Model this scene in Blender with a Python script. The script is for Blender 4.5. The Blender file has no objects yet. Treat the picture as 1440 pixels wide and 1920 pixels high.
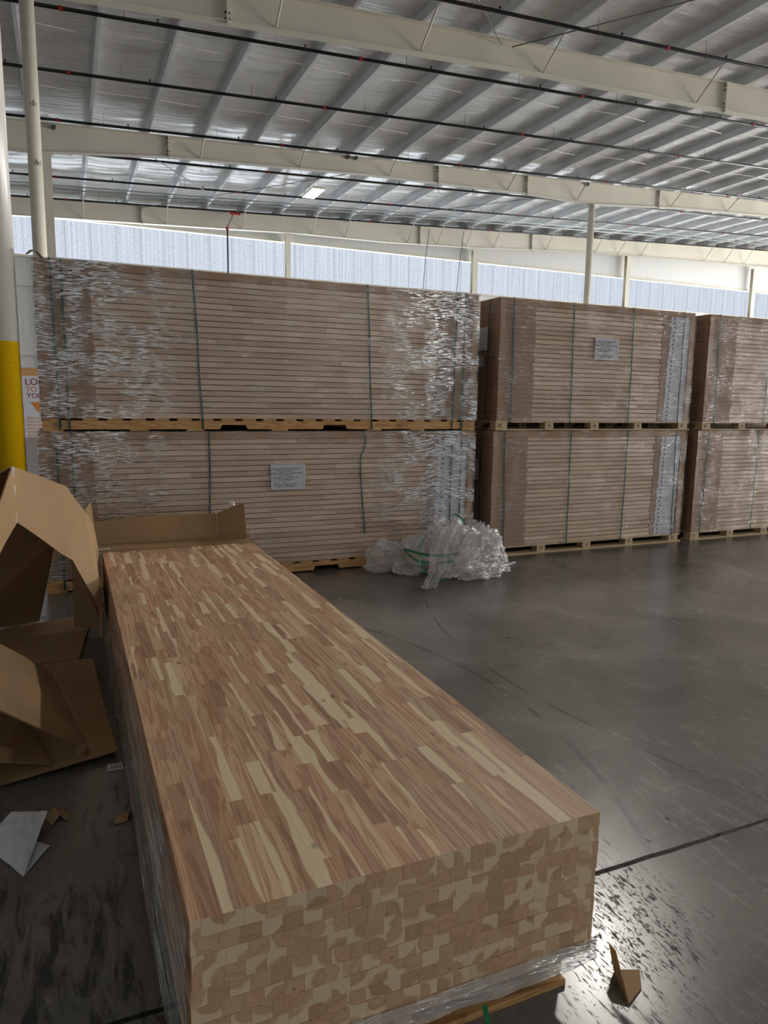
import bpy, bmesh, math, random
from mathutils import Vector, Matrix, noise
R = random.Random(7)
PI = math.pi
scn = bpy.context.scene
C = scn.collection

# ------------------------------------------------------------------ camera
F_PX, YAW, PITCH, ROLL, CAM_H = 1343.16, 0.415995, 0.1518856, 0.0150374, 1.5
cy, sy = math.cos(YAW), math.sin(YAW)
fw = Vector((sy*math.cos(PITCH), cy*math.cos(PITCH), -math.sin(PITCH)))
rt = Vector((cy, -sy, 0)); up = rt.cross(fw)
r2 = rt*math.cos(ROLL) + up*math.sin(ROLL); u2 = -rt*math.sin(ROLL) + up*math.cos(ROLL)
cd = bpy.data.cameras.new('camera'); cam = bpy.data.objects.new('camera', cd); C.objects.link(cam)
M = Matrix((r2, u2, -fw)).transposed().to_4x4(); M.translation = (0, 0, CAM_H); cam.matrix_world = M
cd.sensor_fit = 'VERTICAL'; cd.sensor_height = 36.0; cd.sensor_width = 27.0; cd.lens = F_PX/1920*36.0
cd.clip_start = 0.05; cd.clip_end = 300
scn.camera = cam

# ------------------------------------------------------------------ light and exposure
scn.view_settings.view_transform = 'Standard'; scn.view_settings.look = 'None'
scn.view_settings.gamma = 1; scn.view_settings.use_curve_mapping = False
scn.view_settings.exposure = 0.0
scn.cycles.max_bounces = 8; scn.cycles.diffuse_bounces = 4; scn.cycles.glossy_bounces = 3; scn.cycles.transparent_max_bounces = 16
WINDOW_GLOW = 0.86
DOOR_W = 700.0       # daylight through each open dock door
KEY_W = 430.0        # high bay lamp above the foreground stack
BAY_W = 200.0
EAST_FILL_W = 1450.0      # fill light in each of eight unseen east doors, added to lift the ceiling
SOUTH_FILL_W = 1300.0    # unseen fill light high on the south wall, added for rafters and roof
GROUND_FILL_W = 1500000.0  # unseen upward light outside the north windows, added to brighten the far ceiling
w = bpy.data.worlds.new('daylight'); scn.world = w; w.use_nodes = True
w.node_tree.nodes['Background'].inputs[0].default_value = (0.80, 0.90, 1.0, 1)
w.node_tree.nodes['Background'].inputs[1].default_value = 1.2

def area_light(name, loc, rot, sx, sy_, watts, col):
    ld = bpy.data.lights.new(name, 'AREA'); ld.shape = 'RECTANGLE'; ld.size = sx; ld.size_y = sy_
    ld.energy = watts; ld.color = col
    o = bpy.data.objects.new(name, ld); C.objects.link(o); o.location = loc; o.rotation_euler = rot
    return o
# open dock doors in the south wall, behind the camera
DOORS = [(1.5, 2.6, 3.2), (13.6, 2.6, 3.2), (20.0, 2.8, 3.4)]
for i, (dx, dw, dh) in enumerate(DOORS):
    area_light('dock_door_daylight', (dx, -12.05, dh/2+0.05), (PI/2, 0, PI), dw, dh, DOOR_W*(1.9, 0.65, 0.8)[i], (1.0, 0.97, 0.93))
ADDED_EAST_DOORS = [-9.5+4.9*k for k in range(8)]  # door positions made up to carry the ceiling fill
for ey in ADDED_EAST_DOORS:
    area_light('added_east_fill', (45.05, ey, 2.4), (PI/2, 0, PI/2), 4.0, 4.6, EAST_FILL_W, (1.0, 0.975, 0.94))
area_light('added_south_fill', (15.5, -11.93, 7.4), (PI/2, 0, PI), 58, 1.4, SOUTH_FILL_W, (0.97, 0.985, 1.0))  # added fill; the wall has no windows here
area_light('added_ground_fill', (20, 73, -0.1), (PI, 0, 0), 130, 78, GROUND_FILL_W, (1.0, 0.98, 0.94))  # added uplight standing in for bright ground outside
LAMPS = [(8.2, 8.9, 8.3), (8.22, 25.05, 8.62), (19, 8.1, 8.9), (8.2, -5, 8.3), (19, -5, 8.9), (31, 8.1, 9.4)]  # last four are unseen lamps, added to raise the ambient light

# ------------------------------------------------------------------ helpers
def srgb(r, g, b):
    f = lambda c: (c/255/12.92) if c/255 <= 0.04045 else ((c/255+0.055)/1.055)**2.4
    return (f(r), f(g), f(b), 1)

class MB:
    def __init__(s): s.v = []; s.f = []; s.mi = []
    def quad(s, a, b, c, d, mi=0):
        n = len(s.v); s.v += [tuple(a), tuple(b), tuple(c), tuple(d)]; s.f.append((n, n+1, n+2, n+3)); s.mi.append(mi)
    def box(s, x0, x1, y0, y1, z0, z1, mi=0):
        n = len(s.v)
        s.v += [(x0,y0,z0),(x1,y0,z0),(x1,y1,z0),(x0,y1,z0),(x0,y0,z1),(x1,y0,z1),(x1,y1,z1),(x0,y1,z1)]
        for f in ((0,3,2,1),(4,5,6,7),(0,1,5,4),(1,2,6,5),(2,3,7,6),(3,0,4,7)):
            s.f.append(tuple(n+i for i in f)); s.mi.append(mi)
    def prism_y(s, pts, y0, y1, mi=0):          # polygon in x,z extruded along y
        n = len(s.v); k = len(pts)
        s.v += [(x, y0, z) for x, z in pts] + [(x, y1, z) for x, z in pts]
        s.f.append(tuple(range(n, n+k))); s.f.append(tuple(range(n+2*k-1, n+k-1, -1))); s.mi += [mi, mi]
        for i in range(k):
            j = (i+1) % k
            s.f.append((n+j, n+i, n+k+i, n+k+j)); s.mi.append(mi)
    def tube(s, a, b, r, seg=10, r_end=None, mi=0, cap=True):
        a = Vector(a); b = Vector(b); d = (b-a).normalized()
        t = Vector((0, 0, 1)) if abs(d.z) < 0.9 else Vector((1, 0, 0))
        u = d.cross(t).normalized(); v = d.cross(u); n = len(s.v); re = r if r_end is None else r_end
        for P, rr in ((a, r), (b, re)):
            for i in range(seg):
                q = 2*PI*i/seg; s.v.append(tuple(P + u*math.cos(q)*rr + v*math.sin(q)*rr))
        for i in range(seg):
            j = (i+1) % seg; s.f.append((n+i, n+seg+i, n+seg+j, n+j)); s.mi.append(mi)
        if cap:
            s.f.append(tuple(n+i for i in range(seg))); s.f.append(tuple(n+2*seg-1-i for i in range(seg))); s.mi += [mi, mi]
    def ribbon(s, pts, wv, th=0.0012, mi=0):    # strap through pts, width vector(s) wv
        n = len(s.v); k = len(pts); wl = wv if isinstance(wv, list) else [wv]*k
        for i, p in enumerate(pts):
            p = Vector(p); t = (Vector(pts[min(i+1, k-1)]) - Vector(pts[max(i-1, 0)])).normalized()
            wd = Vector(wl[i])/2; nn = t.cross(wd).normalized()*th/2
            for q in (p-wd-nn, p+wd-nn, p+wd+nn, p-wd+nn): s.v.append(tuple(q))
        for i in range(k-1):
            for e in range(4):
                g = (e+1) % 4; a = n+4*i
                s.f.append((a+e, a+g, a+4+g, a+4+e)); s.mi.append(mi)
        s.f.append((n, n+3, n+2, n+1)); s.f.append((n+4*k-4, n+4*k-3, n+4*k-2, n+4*k-1)); s.mi += [mi, mi]
    def mesh(s, name):
        m = bpy.data.meshes.new(name); m.from_pydata(s.v, [], s.f); m.polygons.foreach_set('material_index', s.mi)
        m.update(); return m
    def build(s, name, mats, parent=None, bevel=0, smooth=False, fix=True):
        m = s.mesh(name)
        for mt in (mats if isinstance(mats, (list, tuple)) else [mats]): m.materials.append(mt)
        if fix:
            bm = bmesh.new(); bm.from_mesh(m); bmesh.ops.recalc_face_normals(bm, faces=bm.faces); bm.to_mesh(m); bm.free()
        if smooth: m.polygons.foreach_set('use_smooth', [True]*len(m.polygons))
        o = bpy.data.objects.new(name, m); C.objects.link(o)
        if parent: o.parent = parent
        if bevel:
            b = o.modifiers.new('bevel', 'BEVEL'); b.width = bevel; b.segments = 2; b.limit_method = 'ANGLE'
        return o

def tag(o, label=None, cat=None, group=None, kind=None):
    if label: o['label'] = label
    if cat: o['category'] = cat
    if group: o['group'] = group
    if kind: o['kind'] = kind
    return o
def empty(name, loc=(0,0,0), label=None, cat=None, group=None):
    o = bpy.data.objects.new(name, None); C.objects.link(o); o.location = loc
    return tag(o, label, cat, group)
def part(mesh_or_obj, name, parent, loc=None):
    me = mesh_or_obj.data if hasattr(mesh_or_obj, 'data') else mesh_or_obj
    o = bpy.data.objects.new(name, me); C.objects.link(o); o.parent = parent
    if loc: o.location = loc
    return o
def struct(o): o['kind'] = 'structure'; return o

# ------------------------------------------------------------------ materials
class NT:
    def __init__(s, name):
        s.m = bpy.data.materials.new(name); s.m.use_nodes = True; s.t = s.m.node_tree
        s.b = s.t.nodes['Principled BSDF']; s.out = s.t.nodes['Material Output']
    def n(s, ty, **kw):
        o = s.t.nodes.new(ty)
        for k, v in kw.items():
            if k.startswith('i_'):
                key = k[2:]; key = int(key) if key.isdigit() else key.replace('_', ' ')
                s.put(o.inputs[key], v)
            else: setattr(o, k, v)
        return o
    def put(s, sock, v):
        if hasattr(v, 'is_output') or isinstance(v, bpy.types.NodeSocket): s.t.links.new(v, sock)
        else: sock.default_value = v
    def math(s, op, a, b=0.0, c=0.0, clamp=False):
        o = s.t.nodes.new('ShaderNodeMath'); o.operation = op; o.use_clamp = clamp
        for i, v in enumerate((a, b, c)): s.put(o.inputs[i], v)
        return o.outputs[0]
    def comb(s, x, y, z):
        o = s.t.nodes.new('ShaderNodeCombineXYZ')
        for i, v in enumerate((x, y, z)): s.put(o.inputs[i], v)
        return o.outputs[0]
    def noise(s, vec, scale=1, detail=2, rough=0.5, dist=0.0):
        o = s.n('ShaderNodeTexNoise'); s.put(o.inputs['Vector'], vec)
        o.inputs['Scale'].default_value = scale; o.inputs['Detail'].default_value = detail
        o.inputs['Roughness'].default_value = rough; o.inputs['Distortion'].default_value = dist
        return o.outputs['Fac']
    def ramp(s, fac, stops, interp='LINEAR'):
        o = s.n('ShaderNodeValToRGB'); s.put(o.inputs[0], fac); cr = o.color_ramp; cr.interpolation = interp
        while len(cr.elements) < len(stops): cr.elements.new(0.5)
        for e, (p, c) in zip(cr.elements, stops):
            e.position = p; e.color = c if len(c) == 4 else (*c, 1)
        return o.outputs[0]
    def smooth(s, x, lo, hi):
        o = s.n('ShaderNodeMapRange'); o.interpolation_type = 'SMOOTHSTEP'
        s.put(o.inputs[0], x); o.inputs[1].default_value = lo; o.inputs[2].default_value = hi
        return o.outputs[0]
    def mix(s, fac, a, b, mode='MIX'):
        o = s.n('ShaderNodeMix', data_type='RGBA', blend_type=mode)
        s.put(o.inputs[0], fac); s.put(o.inputs[6], a); s.put(o.inputs[7], b); return o.outputs[2]
    def obj(s):
        o = s.n('ShaderNodeTexCoord'); return o.outputs['Object']
    def sep(s, v):
        o = s.n('ShaderNodeSeparateXYZ'); s.put(o.inputs[0], v); return o.outputs
    def bump(s, h, strength=0.3, dist=0.01, normal=None):
        o = s.n('ShaderNodeBump'); s.put(o.inputs['Height'], h); o.inputs['Strength'].default_value = strength
        o.inputs['Distance'].default_value = dist
        if normal is not None: s.put(o.inputs['Normal'], normal)
        return o.outputs[0]
    def set(s, **kw):
        for k, v in kw.items(): s.put(s.b.inputs[k.replace('_', ' ')], v)
        return s.m

def plain(name, col, rough=0.6, metal=0.0, var=0.06, scale=6.0, bump=0.0):
    t = NT(name); v = t.obj(); nz = t.noise(v, scale, 4)
    a = tuple(c*(1-var*2) for c in col[:3]) + (1,); b = tuple(min(1, c*(1+var)) for c in col[:3]) + (1,)
    t.set(Base_Color=t.ramp(nz, [(0.3, a), (0.7, b)]), Roughness=rough, Metallic=metal)
    if bump: t.set(Normal=t.bump(t.noise(v, scale*6, 3), bump, 0.004))
    return t.m

M_ = {}
M_['white_paint'] = plain('white_paint', srgb(226, 221, 205), 0.45, var=0.05, scale=0.9)
M_['beam_paint'] = plain('beam_paint', srgb(222, 217, 202), 0.5, var=0.04, scale=0.7)
M_['purlin_paint'] = plain('purlin_paint', srgb(222, 224, 227), 0.45, var=0.06, scale=1.2)
M_['pipe_black'] = plain('pipe_black', srgb(28, 28, 32), 0.35)
M_['grey_wall'] = plain('grey_wall', srgb(110, 110, 108), 0.8)
M_['red'] = plain('red_paint', srgb(165, 50, 38), 0.4)
M_['steel'] = plain('steel', srgb(120, 120, 122), 0.4, 0.8)
M_['dark_steel'] = plain('dark_steel', srgb(60, 60, 62), 0.5, 0.4)
M_['galv'] = plain('galvanized', srgb(160, 172, 172), 0.35, 0.5)
M_['paper'] = plain('paper', srgb(212, 214, 224), 0.7, var=0.03, scale=20)
M_['ink'] = plain('ink', srgb(55, 55, 62), 0.7)
M_['faint_ink'] = plain('faint_ink', srgb(120, 120, 128), 0.7)

def mk_cardboard(name, col):
    t = NT(name); v = t.obj(); x, y, z = t.sep(v)
    a = t.noise(v, 3.0, 3); b = t.noise(v, 60, 2)
    c1 = tuple(k*0.86 for k in col[:3]) + (1,); c2 = tuple(k*1.08 for k in col[:3]) + (1,)
    base = t.ramp(t.math('ADD', t.math('MULTIPLY', a, 0.8), t.math('MULTIPLY', b, 0.2)), [(0.35, c1), (0.65, c2)])
    t.set(Base_Color=base, Roughness=0.75, Normal=t.bump(t.noise(v, 25, 3), 0.12, 0.004))
    return t.m
M_['cardboard'] = mk_cardboard('cardboard', srgb(158, 128, 92))
M_['cardboard_cap'] = mk_cardboard('cardboard_cap', srgb(170, 136, 104))
M_['sleeve'] = mk_cardboard('cardboard_sleeve', srgb(164, 134, 110))

# ---- concrete floor
def mk_floor():
    t = NT('polished_concrete'); v = t.obj(); x, y, z = t.sep(v)
    big = t.noise(v, 0.35, 5, 0.6); mid = t.noise(v, 1.7, 6, 0.65, 0.8); fine = t.noise(v, 38, 4, 0.7)
    base = t.ramp(mid, [(0.25, srgb(92, 91, 88)), (0.5, srgb(112, 110, 106)), (0.75, srgb(132, 129, 123))])
    base = t.mix(t.math('MULTIPLY', t.smooth(big, 0.35, 0.7), 0.35), base, srgb(78, 71, 64))
    base = t.mix(t.math('MULTIPLY', t.smooth(fine, 0.4, 0.75), 0.22), base, srgb(46, 44, 43))
    # rubber scuffs: streaky noise, stronger near the aisle by the stack
    sv = t.n('ShaderNodeMapping'); t.put(sv.inputs[0], v); sv.inputs['Rotation'].default_value = (0, 0, 0.7); sv.inputs['Scale'].default_value = (16, 3.2, 1)
    scuff = t.noise(sv.outputs[0], 1.6, 7, 0.72, 0.6)
    zone = t.noise(v, 0.9, 3, 0.5)
    near = t.n('ShaderNodeMapRange'); t.put(near.inputs[0], y); near.inputs[1].default_value = 3.6; near.inputs[2].default_value = 1.0
    near.inputs[3].default_value = 0.0; near.inputs[4].default_value = 0.13
    left = t.n('ShaderNodeMapRange'); t.put(left.inputs[0], x); left.inputs[1].default_value = 0.9; left.inputs[2].default_value = 0.0
    left.inputs[3].default_value = 0.0; left.inputs[4].default_value = 0.08
    th = t.math('ADD', t.math('ADD', scuff, t.math('MULTIPLY', zone, 0.30)), t.math('ADD', near.outputs[0], left.outputs[0]))
    sm = t.smooth(th, 0.80, 0.93)
    base = t.mix(t.math('MULTIPLY', sm, 0.75), base, srgb(34, 32, 31))
    # short dark scratches in the traffic lane by the stack
    mp = t.n('ShaderNodeMapping'); t.put(mp.inputs[0], v); mp.inputs['Rotation'].default_value = (0, 0, -0.5); mp.inputs['Scale'].default_value = (70, 24, 1)
    sc2 = t.noise(mp.outputs[0], 1.0, 5, 0.75, 1.2)
    dx2 = t.math('SUBTRACT', x, 1.42); dy2 = t.math('SUBTRACT', y, 1.45)
    rr2 = t.math('SQRT', t.math('ADD', t.math('MULTIPLY', dx2, dx2), t.math('MULTIPLY', dy2, dy2)))
    zn = t.math('SUBTRACT', 1.0, t.smooth(rr2, 0.1, 0.62))
    sm2 = t.smooth(t.math('ADD', sc2, t.math('MULTIPLY', zn, 0.13)), 0.645, 0.71)
    sm2 = t.math('MULTIPLY', sm2, t.math('ADD', 0.2, t.math('MULTIPLY', zn, 0.75)))
    base = t.mix(t.math('MULTIPLY', sm2, 0.85), base, srgb(30, 28, 27))
    sm = t.math('MAXIMUM', sm, sm2)
    # sparse dark chips
    vo = t.n('ShaderNodeTexVoronoi'); t.put(vo.inputs['Vector'], t.comb(t.math('MULTIPLY', x, 1.0), t.math('MULTIPLY', y, 2.2), 0)); vo.inputs['Scale'].default_value = 1.7
    dn = t.math('ADD', vo.outputs['Distance'], t.math('MULTIPLY', t.noise(v, 14, 4), 0.28))
    chip = t.math('SUBTRACT', 1.0, t.smooth(dn, 0.17, 0.20))
    base = t.mix(t.math('MULTIPLY', chip, 0.6), base, srgb(50, 48, 46))
    # tyre arcs
    for cx, cy_, rr, wd in ((6.2, 3.2, 4.05, 0.012), (-1.0, 3.0, 3.05, 0.02)):
        dx = t.math('SUBTRACT', x, cx); dy = t.math('SUBTRACT', y, cy_)
        d = t.math('SQRT', t.math('ADD', t.math('MULTIPLY', dx, dx), t.math('MULTIPLY', dy, dy)))
        k = t.math('SUBTRACT', 1.0, t.smooth(t.math('ABSOLUTE', t.math('SUBTRACT', d, rr)), wd*0.4, wd))
        k = t.math('MULTIPLY', k, t.smooth(t.noise(v, 3, 3), 0.42, 0.62))
        base = t.mix(t.math('MULTIPLY', k, 0.6), base, srgb(48, 46, 45))
    # joints
    jx = t.math('ABSOLUTE', t.math('SUBTRACT', x, 4.22)); jy = t.math('ABSOLUTE', t.math('SUBTRACT', y, t.math('ADD', 1.655, t.math('MULTIPLY', t.math('SUBTRACT', t.noise(v, 9, 3), 0.5), 0.012))))
    j = t.math('MAXIMUM', t.math('SUBTRACT', 1.0, t.smooth(jx, 0.003, 0.006)), t.math('SUBTRACT', 1.0, t.smooth(jy, 0.006, 0.010)))
    base = t.mix(j, base, srgb(14, 13, 12))
    rough = t.math('ADD', t.math('ADD', 0.17, t.math('MULTIPLY', mid, 0.15)), t.math('MULTIPLY', sm, 0.45), clamp=True)
    rough = t.math('ADD', rough, t.math('MULTIPLY', j, 0.5), clamp=True)
    h = t.math('SUBTRACT', t.math('ADD', t.math('MULTIPLY', fine, 0.25), t.math('MULTIPLY', t.noise(v, 5, 4), 0.5)), t.math('MULTIPLY', j, 6.0))
    t.set(Base_Color=base, Roughness=rough, Normal=t.bump(h, 0.3, 0.0008)); t.b.inputs['Specular IOR Level'].default_value = 0.55
    return t.m
M_['floor'] = mk_floor()

# ---- roof vinyl
def mk_vinyl(name, roof):
    t = NT(name); v = t.obj(); x, y, z = t.sep(v)
    if roof:
        a = t.noise(t.comb(t.math('MULTIPLY', x, 0.55), t.math('MULTIPLY', y, 5.5), 0), 1.0, 5, 0.62, 0.5)
        b = t.noise(t.comb(t.math('MULTIPLY', x, 1.6), t.math('MULTIPLY', y, 17), 3.3), 1.0, 3, 0.6, 0.3)
        h = t.math('ADD', a, t.math('MULTIPLY', b, 0.32))
        t.set(Base_Color=t.ramp(t.noise(v, 0.5, 3), [(0.3, srgb(224, 222, 221)), (0.7, srgb(238, 236, 235))]), Roughness=0.22,
              Normal=t.bump(h, 1.0, 0.14)); t.b.inputs['Specular IOR Level'].default_value = 1.0; t.b.inputs['Coat Weight'].default_value = 0.6; t.b.inputs['Coat Roughness'].default_value = 0.15
    else:
        a = t.noise(t.comb(t.math('MULTIPLY', x, 7), t.math('MULTIPLY', y, 7), t.math('MULTIPLY', z, 1.3)), 1.0, 5, 0.6, 0.8)
        t.set(Base_Color=srgb(226, 227, 226), Roughness=0.35, Normal=t.bump(a, 0.6, 0.03))
    return t.m
M_['vinyl'] = mk_vinyl('roof_vinyl', True); M_['wall_vinyl'] = mk_vinyl('wall_vinyl', False)

# ---- translucent window panel: corrugated, lit by the day outside
def mk_window():
    t = NT('translucent_panel'); v = t.obj(); x, y, z = t.sep(v)
    fr = t.math('FRACT', t.math('DIVIDE', t.math('SUBTRACT', x, 0.72), 0.9))
    seam = t.math('SUBTRACT', 1.0, t.smooth(t.math('ABSOLUTE', t.math('SUBTRACT', fr, 0.5)), 0.018, 0.034))
    rib = t.noise(t.comb(t.math('MULTIPLY', x, 11), 0, t.math('MULTIPLY', z, 0.15)), 1.0, 3, 0.7)
    rib2 = t.math('SINE', t.math('MULTIPLY', x, 2*PI/0.15))
    speck = t.noise(t.comb(t.math('MULTIPLY', x, 40), 0, t.math('MULTIPLY', z, 9)), 1.0, 4, 0.75)
    k = t.math('ADD', t.math('MULTIPLY', t.smooth(rib, 0.35, 0.7), 0.5), t.math('MULTIPLY', t.smooth(speck, 0.4, 0.62), 0.5))
    col = t.ramp(k, [(0.1, srgb(196, 206, 224)), (0.45, srgb(232, 238, 248)), (0.85, srgb(248, 250, 255))])
    col = t.mix(t.math('MULTIPLY', t.smooth(rib2, 0.86, 1.0), 0.35), col, srgb(140, 160, 190))
    col = t.mix(t.math('MULTIPLY', seam, 0.75), col, srgb(185, 180, 175))
    em = t.n('ShaderNodeEmission'); t.put(em.inputs[0], col); em.inputs[1].default_value = WINDOW_GLOW
    tr = t.n('ShaderNodeBsdfTransparent'); tr.inputs['Color'].default_value = (0.9, 0.95, 1.0, 1)
    mx = t.n('ShaderNodeMixShader'); mx.inputs[0].default_value = 0.30; t.put(mx.inputs[1], em.outputs[0]); t.put(mx.inputs[2], tr.outputs[0])
    t.t.links.new(mx.outputs[0], t.out.inputs[0])
    return t.m
M_['window'] = mk_window()

# ---- acacia staves (uses UV + per-stave random attribute 'stave')
def stave_common(t):
    at = t.n('ShaderNodeAttribute', attribute_name='stave'); s = t.n('ShaderNodeSeparateColor'); t.put(s.inputs[0], at.outputs['Color'])
    uv = t.n('ShaderNodeUVMap', uv_map='UVMap'); u, v, _ = t.sep(uv.outputs[0])
    return s.outputs[0], s.outputs[1], s.outputs[2], u, v
HEART = [(0.0, srgb(176, 140, 110)), (0.18, srgb(206, 166, 132)), (0.38, srgb(218, 182, 146)), (0.55, srgb(200, 172, 138)), (0.72, srgb(216, 174, 142)), (0.88, srgb(186, 152, 124)), (1.0, srgb(228, 196, 158))]
SAP = srgb(240, 222, 188)
def mk_acacia():
    t = NT('acacia_face'); r, g, b, u, v = stave_common(t)
    um = t.math('MULTIPLY', u, 0.043)
    base = t.ramp(g, HEART)
    P = t.comb(t.math('ADD', t.math('MULTIPLY', um, 24), t.math('MULTIPLY', r, 61)), t.math('MULTIPLY', v, 1.3), t.math('MULTIPLY', b, 29))
    n1 = t.noise(P, 1.0, 3, 0.5, 0.4)
    rings = t.math('SINE', t.math('MULTIPLY', n1, 46.0))
    fineP = t.comb(t.math('ADD', t.math('MULTIPLY', um, 420), t.math('MULTIPLY', r, 90)), t.math('MULTIPLY', v, 9), t.math('MULTIPLY', g, 17))
    n2 = t.noise(fineP, 1.0, 3, 0.6)
    dark = t.mix(1.0, base, srgb(186, 158, 140), 'MULTIPLY')
    col = t.mix(t.math('MULTIPLY', t.smooth(rings, -0.2, 1.0), 0.5), base, dark)
    col = t.mix(t.math('MULTIPLY', t.smooth(n1, 0.5, 0.68), 0.45), col, srgb(158, 122, 100))
    col = t.mix(t.math('MULTIPLY', t.smooth(n2, 0.42, 0.7), 0.28), col, srgb(140, 104, 78))
    # sapwood
    w1 = t.noise(t.comb(t.math('MULTIPLY', r, 77), t.math('MULTIPLY', v, 3.0), 0), 1.0, 2)
    uu = t.math('ADD', t.math('ABSOLUTE', t.math('SUBTRACT', u, t.math('GREATER_THAN', r, 0.5))), t.math('MULTIPLY', t.math('SUBTRACT', w1, 0.5), 1.5))
    thr = t.math('MULTIPLY', t.smooth(b, 0.42, 1.08), 0.72)
    sap = t.math('MULTIPLY', t.math('SUBTRACT', 1.0, t.smooth(t.math('SUBTRACT', uu, thr), -0.10, 0.03)), 0.85)
    sap = t.math('MULTIPLY', sap, t.math('GREATER_THAN', b, 0.45))
    sapc = t.mix(t.math('MULTIPLY', n2, 0.35), SAP, srgb(205, 178, 136))
    col = t.mix(sap, col, sapc)
    # knots
    vo = t.n('ShaderNodeTexVoronoi'); t.put(vo.inputs['Vector'], t.comb(t.math('ADD', t.math('MULTIPLY', um, 11), t.math('MULTIPLY', r, 31)), t.math('MULTIPLY', v, 6), t.math('MULTIPLY', g, 41))); vo.inputs['Scale'].default_value = 1.0
    kr = t.n('ShaderNodeSeparateColor'); t.put(kr.inputs[0], vo.outputs['Color'])
    kn = t.math('MULTIPLY', t.math('SUBTRACT', 1.0, t.smooth(vo.outputs['Distance'], 0.03, 0.13)), t.math('GREATER_THAN', kr.outputs[0], 0.72))
    col = t.mix(t.math('MULTIPLY', kn, 0.8), col, srgb(82, 54, 40))
    # joint line at stave borders
    e = t.math('MINIMUM', u, t.math('SUBTRACT', 1.0, u))
    ln = t.math('SUBTRACT', 1.0, t.smooth(e, 0.0, 0.022))
    col = t.mix(t.math('MULTIPLY', ln, 0.32), col, srgb(92, 66, 48))
    t.set(Base_Color=col, Roughness=0.52, Normal=t.bump(n2, 0.08, 0.001)); t.b.inputs['Specular IOR Level'].default_value = 0.35
    return t.m
def mk_endgrain():
    t = NT('acacia_end_grain'); r, g, b, u, v = stave_common(t)
    base = t.mix(0.35, t.ramp(g, HEART), srgb(222, 190, 150))
    wob = t.noise(t.comb(t.math('ADD', u, t.math('MULTIPLY', r, 37)), v, g), 2.2, 2)
    cx = t.math('SUBTRACT', t.math('MULTIPLY', r, 1.6), 0.3); cyy = t.math('SUBTRACT', t.math('MULTIPLY', t.math('FRACT', t.math('MULTIPLY', r, 7.31)), 2.0), 0.5)
    dx = t.math('SUBTRACT', u, cx); dy = t.math('SUBTRACT', v, cyy)
    d = t.math('ADD', t.math('SQRT', t.math('ADD', t.math('MULTIPLY', dx, dx), t.math('MULTIPLY', dy, dy))), t.math('MULTIPLY', wob, 0.40))
    rings = t.math('SINE', t.math('MULTIPLY', d, 38.0))
    soft = t.noise(t.comb(t.math('ADD', t.math('MULTIPLY', d, 5), t.math('MULTIPLY', r, 9)), g, b), 1.0, 2)
    col = t.mix(t.math('MULTIPLY', t.smooth(rings, -0.3, 1.0), 0.30), base, srgb(176, 134, 98))
    col = t.mix(t.math('MULTIPLY', t.smooth(soft, 0.4, 0.65), 0.45), col, srgb(184, 144, 106))
    sap = t.math('MULTIPLY', t.smooth(d, 0.92, 1.06), t.math('GREATER_THAN', b, 0.38))
    sap = t.math('MAXIMUM', sap, t.math('GREATER_THAN', b, 0.955))
    col = t.mix(t.math('MULTIPLY', sap, 0.62), col, srgb(244, 226, 192))
    kn = t.math('MULTIPLY', t.math('SUBTRACT', 1.0, t.smooth(d, 0.12, 0.32)), t.math('GREATER_THAN', t.math('FRACT', t.math('MULTIPLY', g, 13.7)), 0.72))
    col = t.mix(t.math('MULTIPLY', kn, 0.7), col, srgb(96, 66, 48))
    # comb-like saw marks on a few staves
    sel = t.math('GREATER_THAN', t.math('FRACT', t.math('MULTIPLY', b, 17.3)), 0.95)
    saw = t.math('MULTIPLY', t.math('GREATER_THAN', t.math('SINE', t.math('MULTIPLY', v, 50)), 0.1), sel)
    col = t.mix(t.math('MULTIPLY', saw, 0.4), col, srgb(120, 88, 62))
    e = t.math('MINIMUM', u, t.math('SUBTRACT', 1.0, u))
    ln = t.math('SUBTRACT', 1.0, t.smooth(e, 0.0, 0.03))
    col = t.mix(t.math('MULTIPLY', ln, 0.4), col, srgb(120, 88, 62))
    t.set(Base_Color=col, Roughness=0.7)
    return t.m
M_['acacia'] = mk_acacia(); M_['end_grain'] = mk_endgrain()

# ---- slab edges in the wrapped packs
def mk_packwood():
    t = NT('packed_slab_edge'); v = t.obj(); x, y, z = t.sep(v)
    oi = t.n('ShaderNodeObjectInfo'); rnd = oi.outputs['Random']
    xx = t.math('ADD', x, t.math('MULTIPLY', rnd, 13.7))
    wn = t.n('ShaderNodeTexWhiteNoise', noise_dimensions='2D'); t.put(wn.inputs['Vector'], t.comb(t.math('FLOOR', t.math('MULTIPLY', xx, 2.1)), t.math('MULTIPLY', rnd, 91), 0))
    base = t.ramp(wn.outputs['Value'], [(0, srgb(198, 168, 140)), (0.25, srgb(216, 188, 160)), (0.5, srgb(228, 202, 172)), (0.75, srgb(208, 180, 156)), (1, srgb(236, 212, 184))])
    gr = t.noise(t.comb(t.math('MULTIPLY', xx, 3.5), t.math('MULTIPLY', y, 20), t.math('MULTIPLY', z, 130)), 1.0, 3, 0.6, 0.4)
    col = t.mix(t.math('MULTIPLY', t.smooth(gr, 0.4, 0.7), 0.35), base, srgb(150, 116, 94))
    t.set(Base_Color=col, Roughness=0.55); return t.m
M_['packwood'] = mk_packwood()

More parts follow.
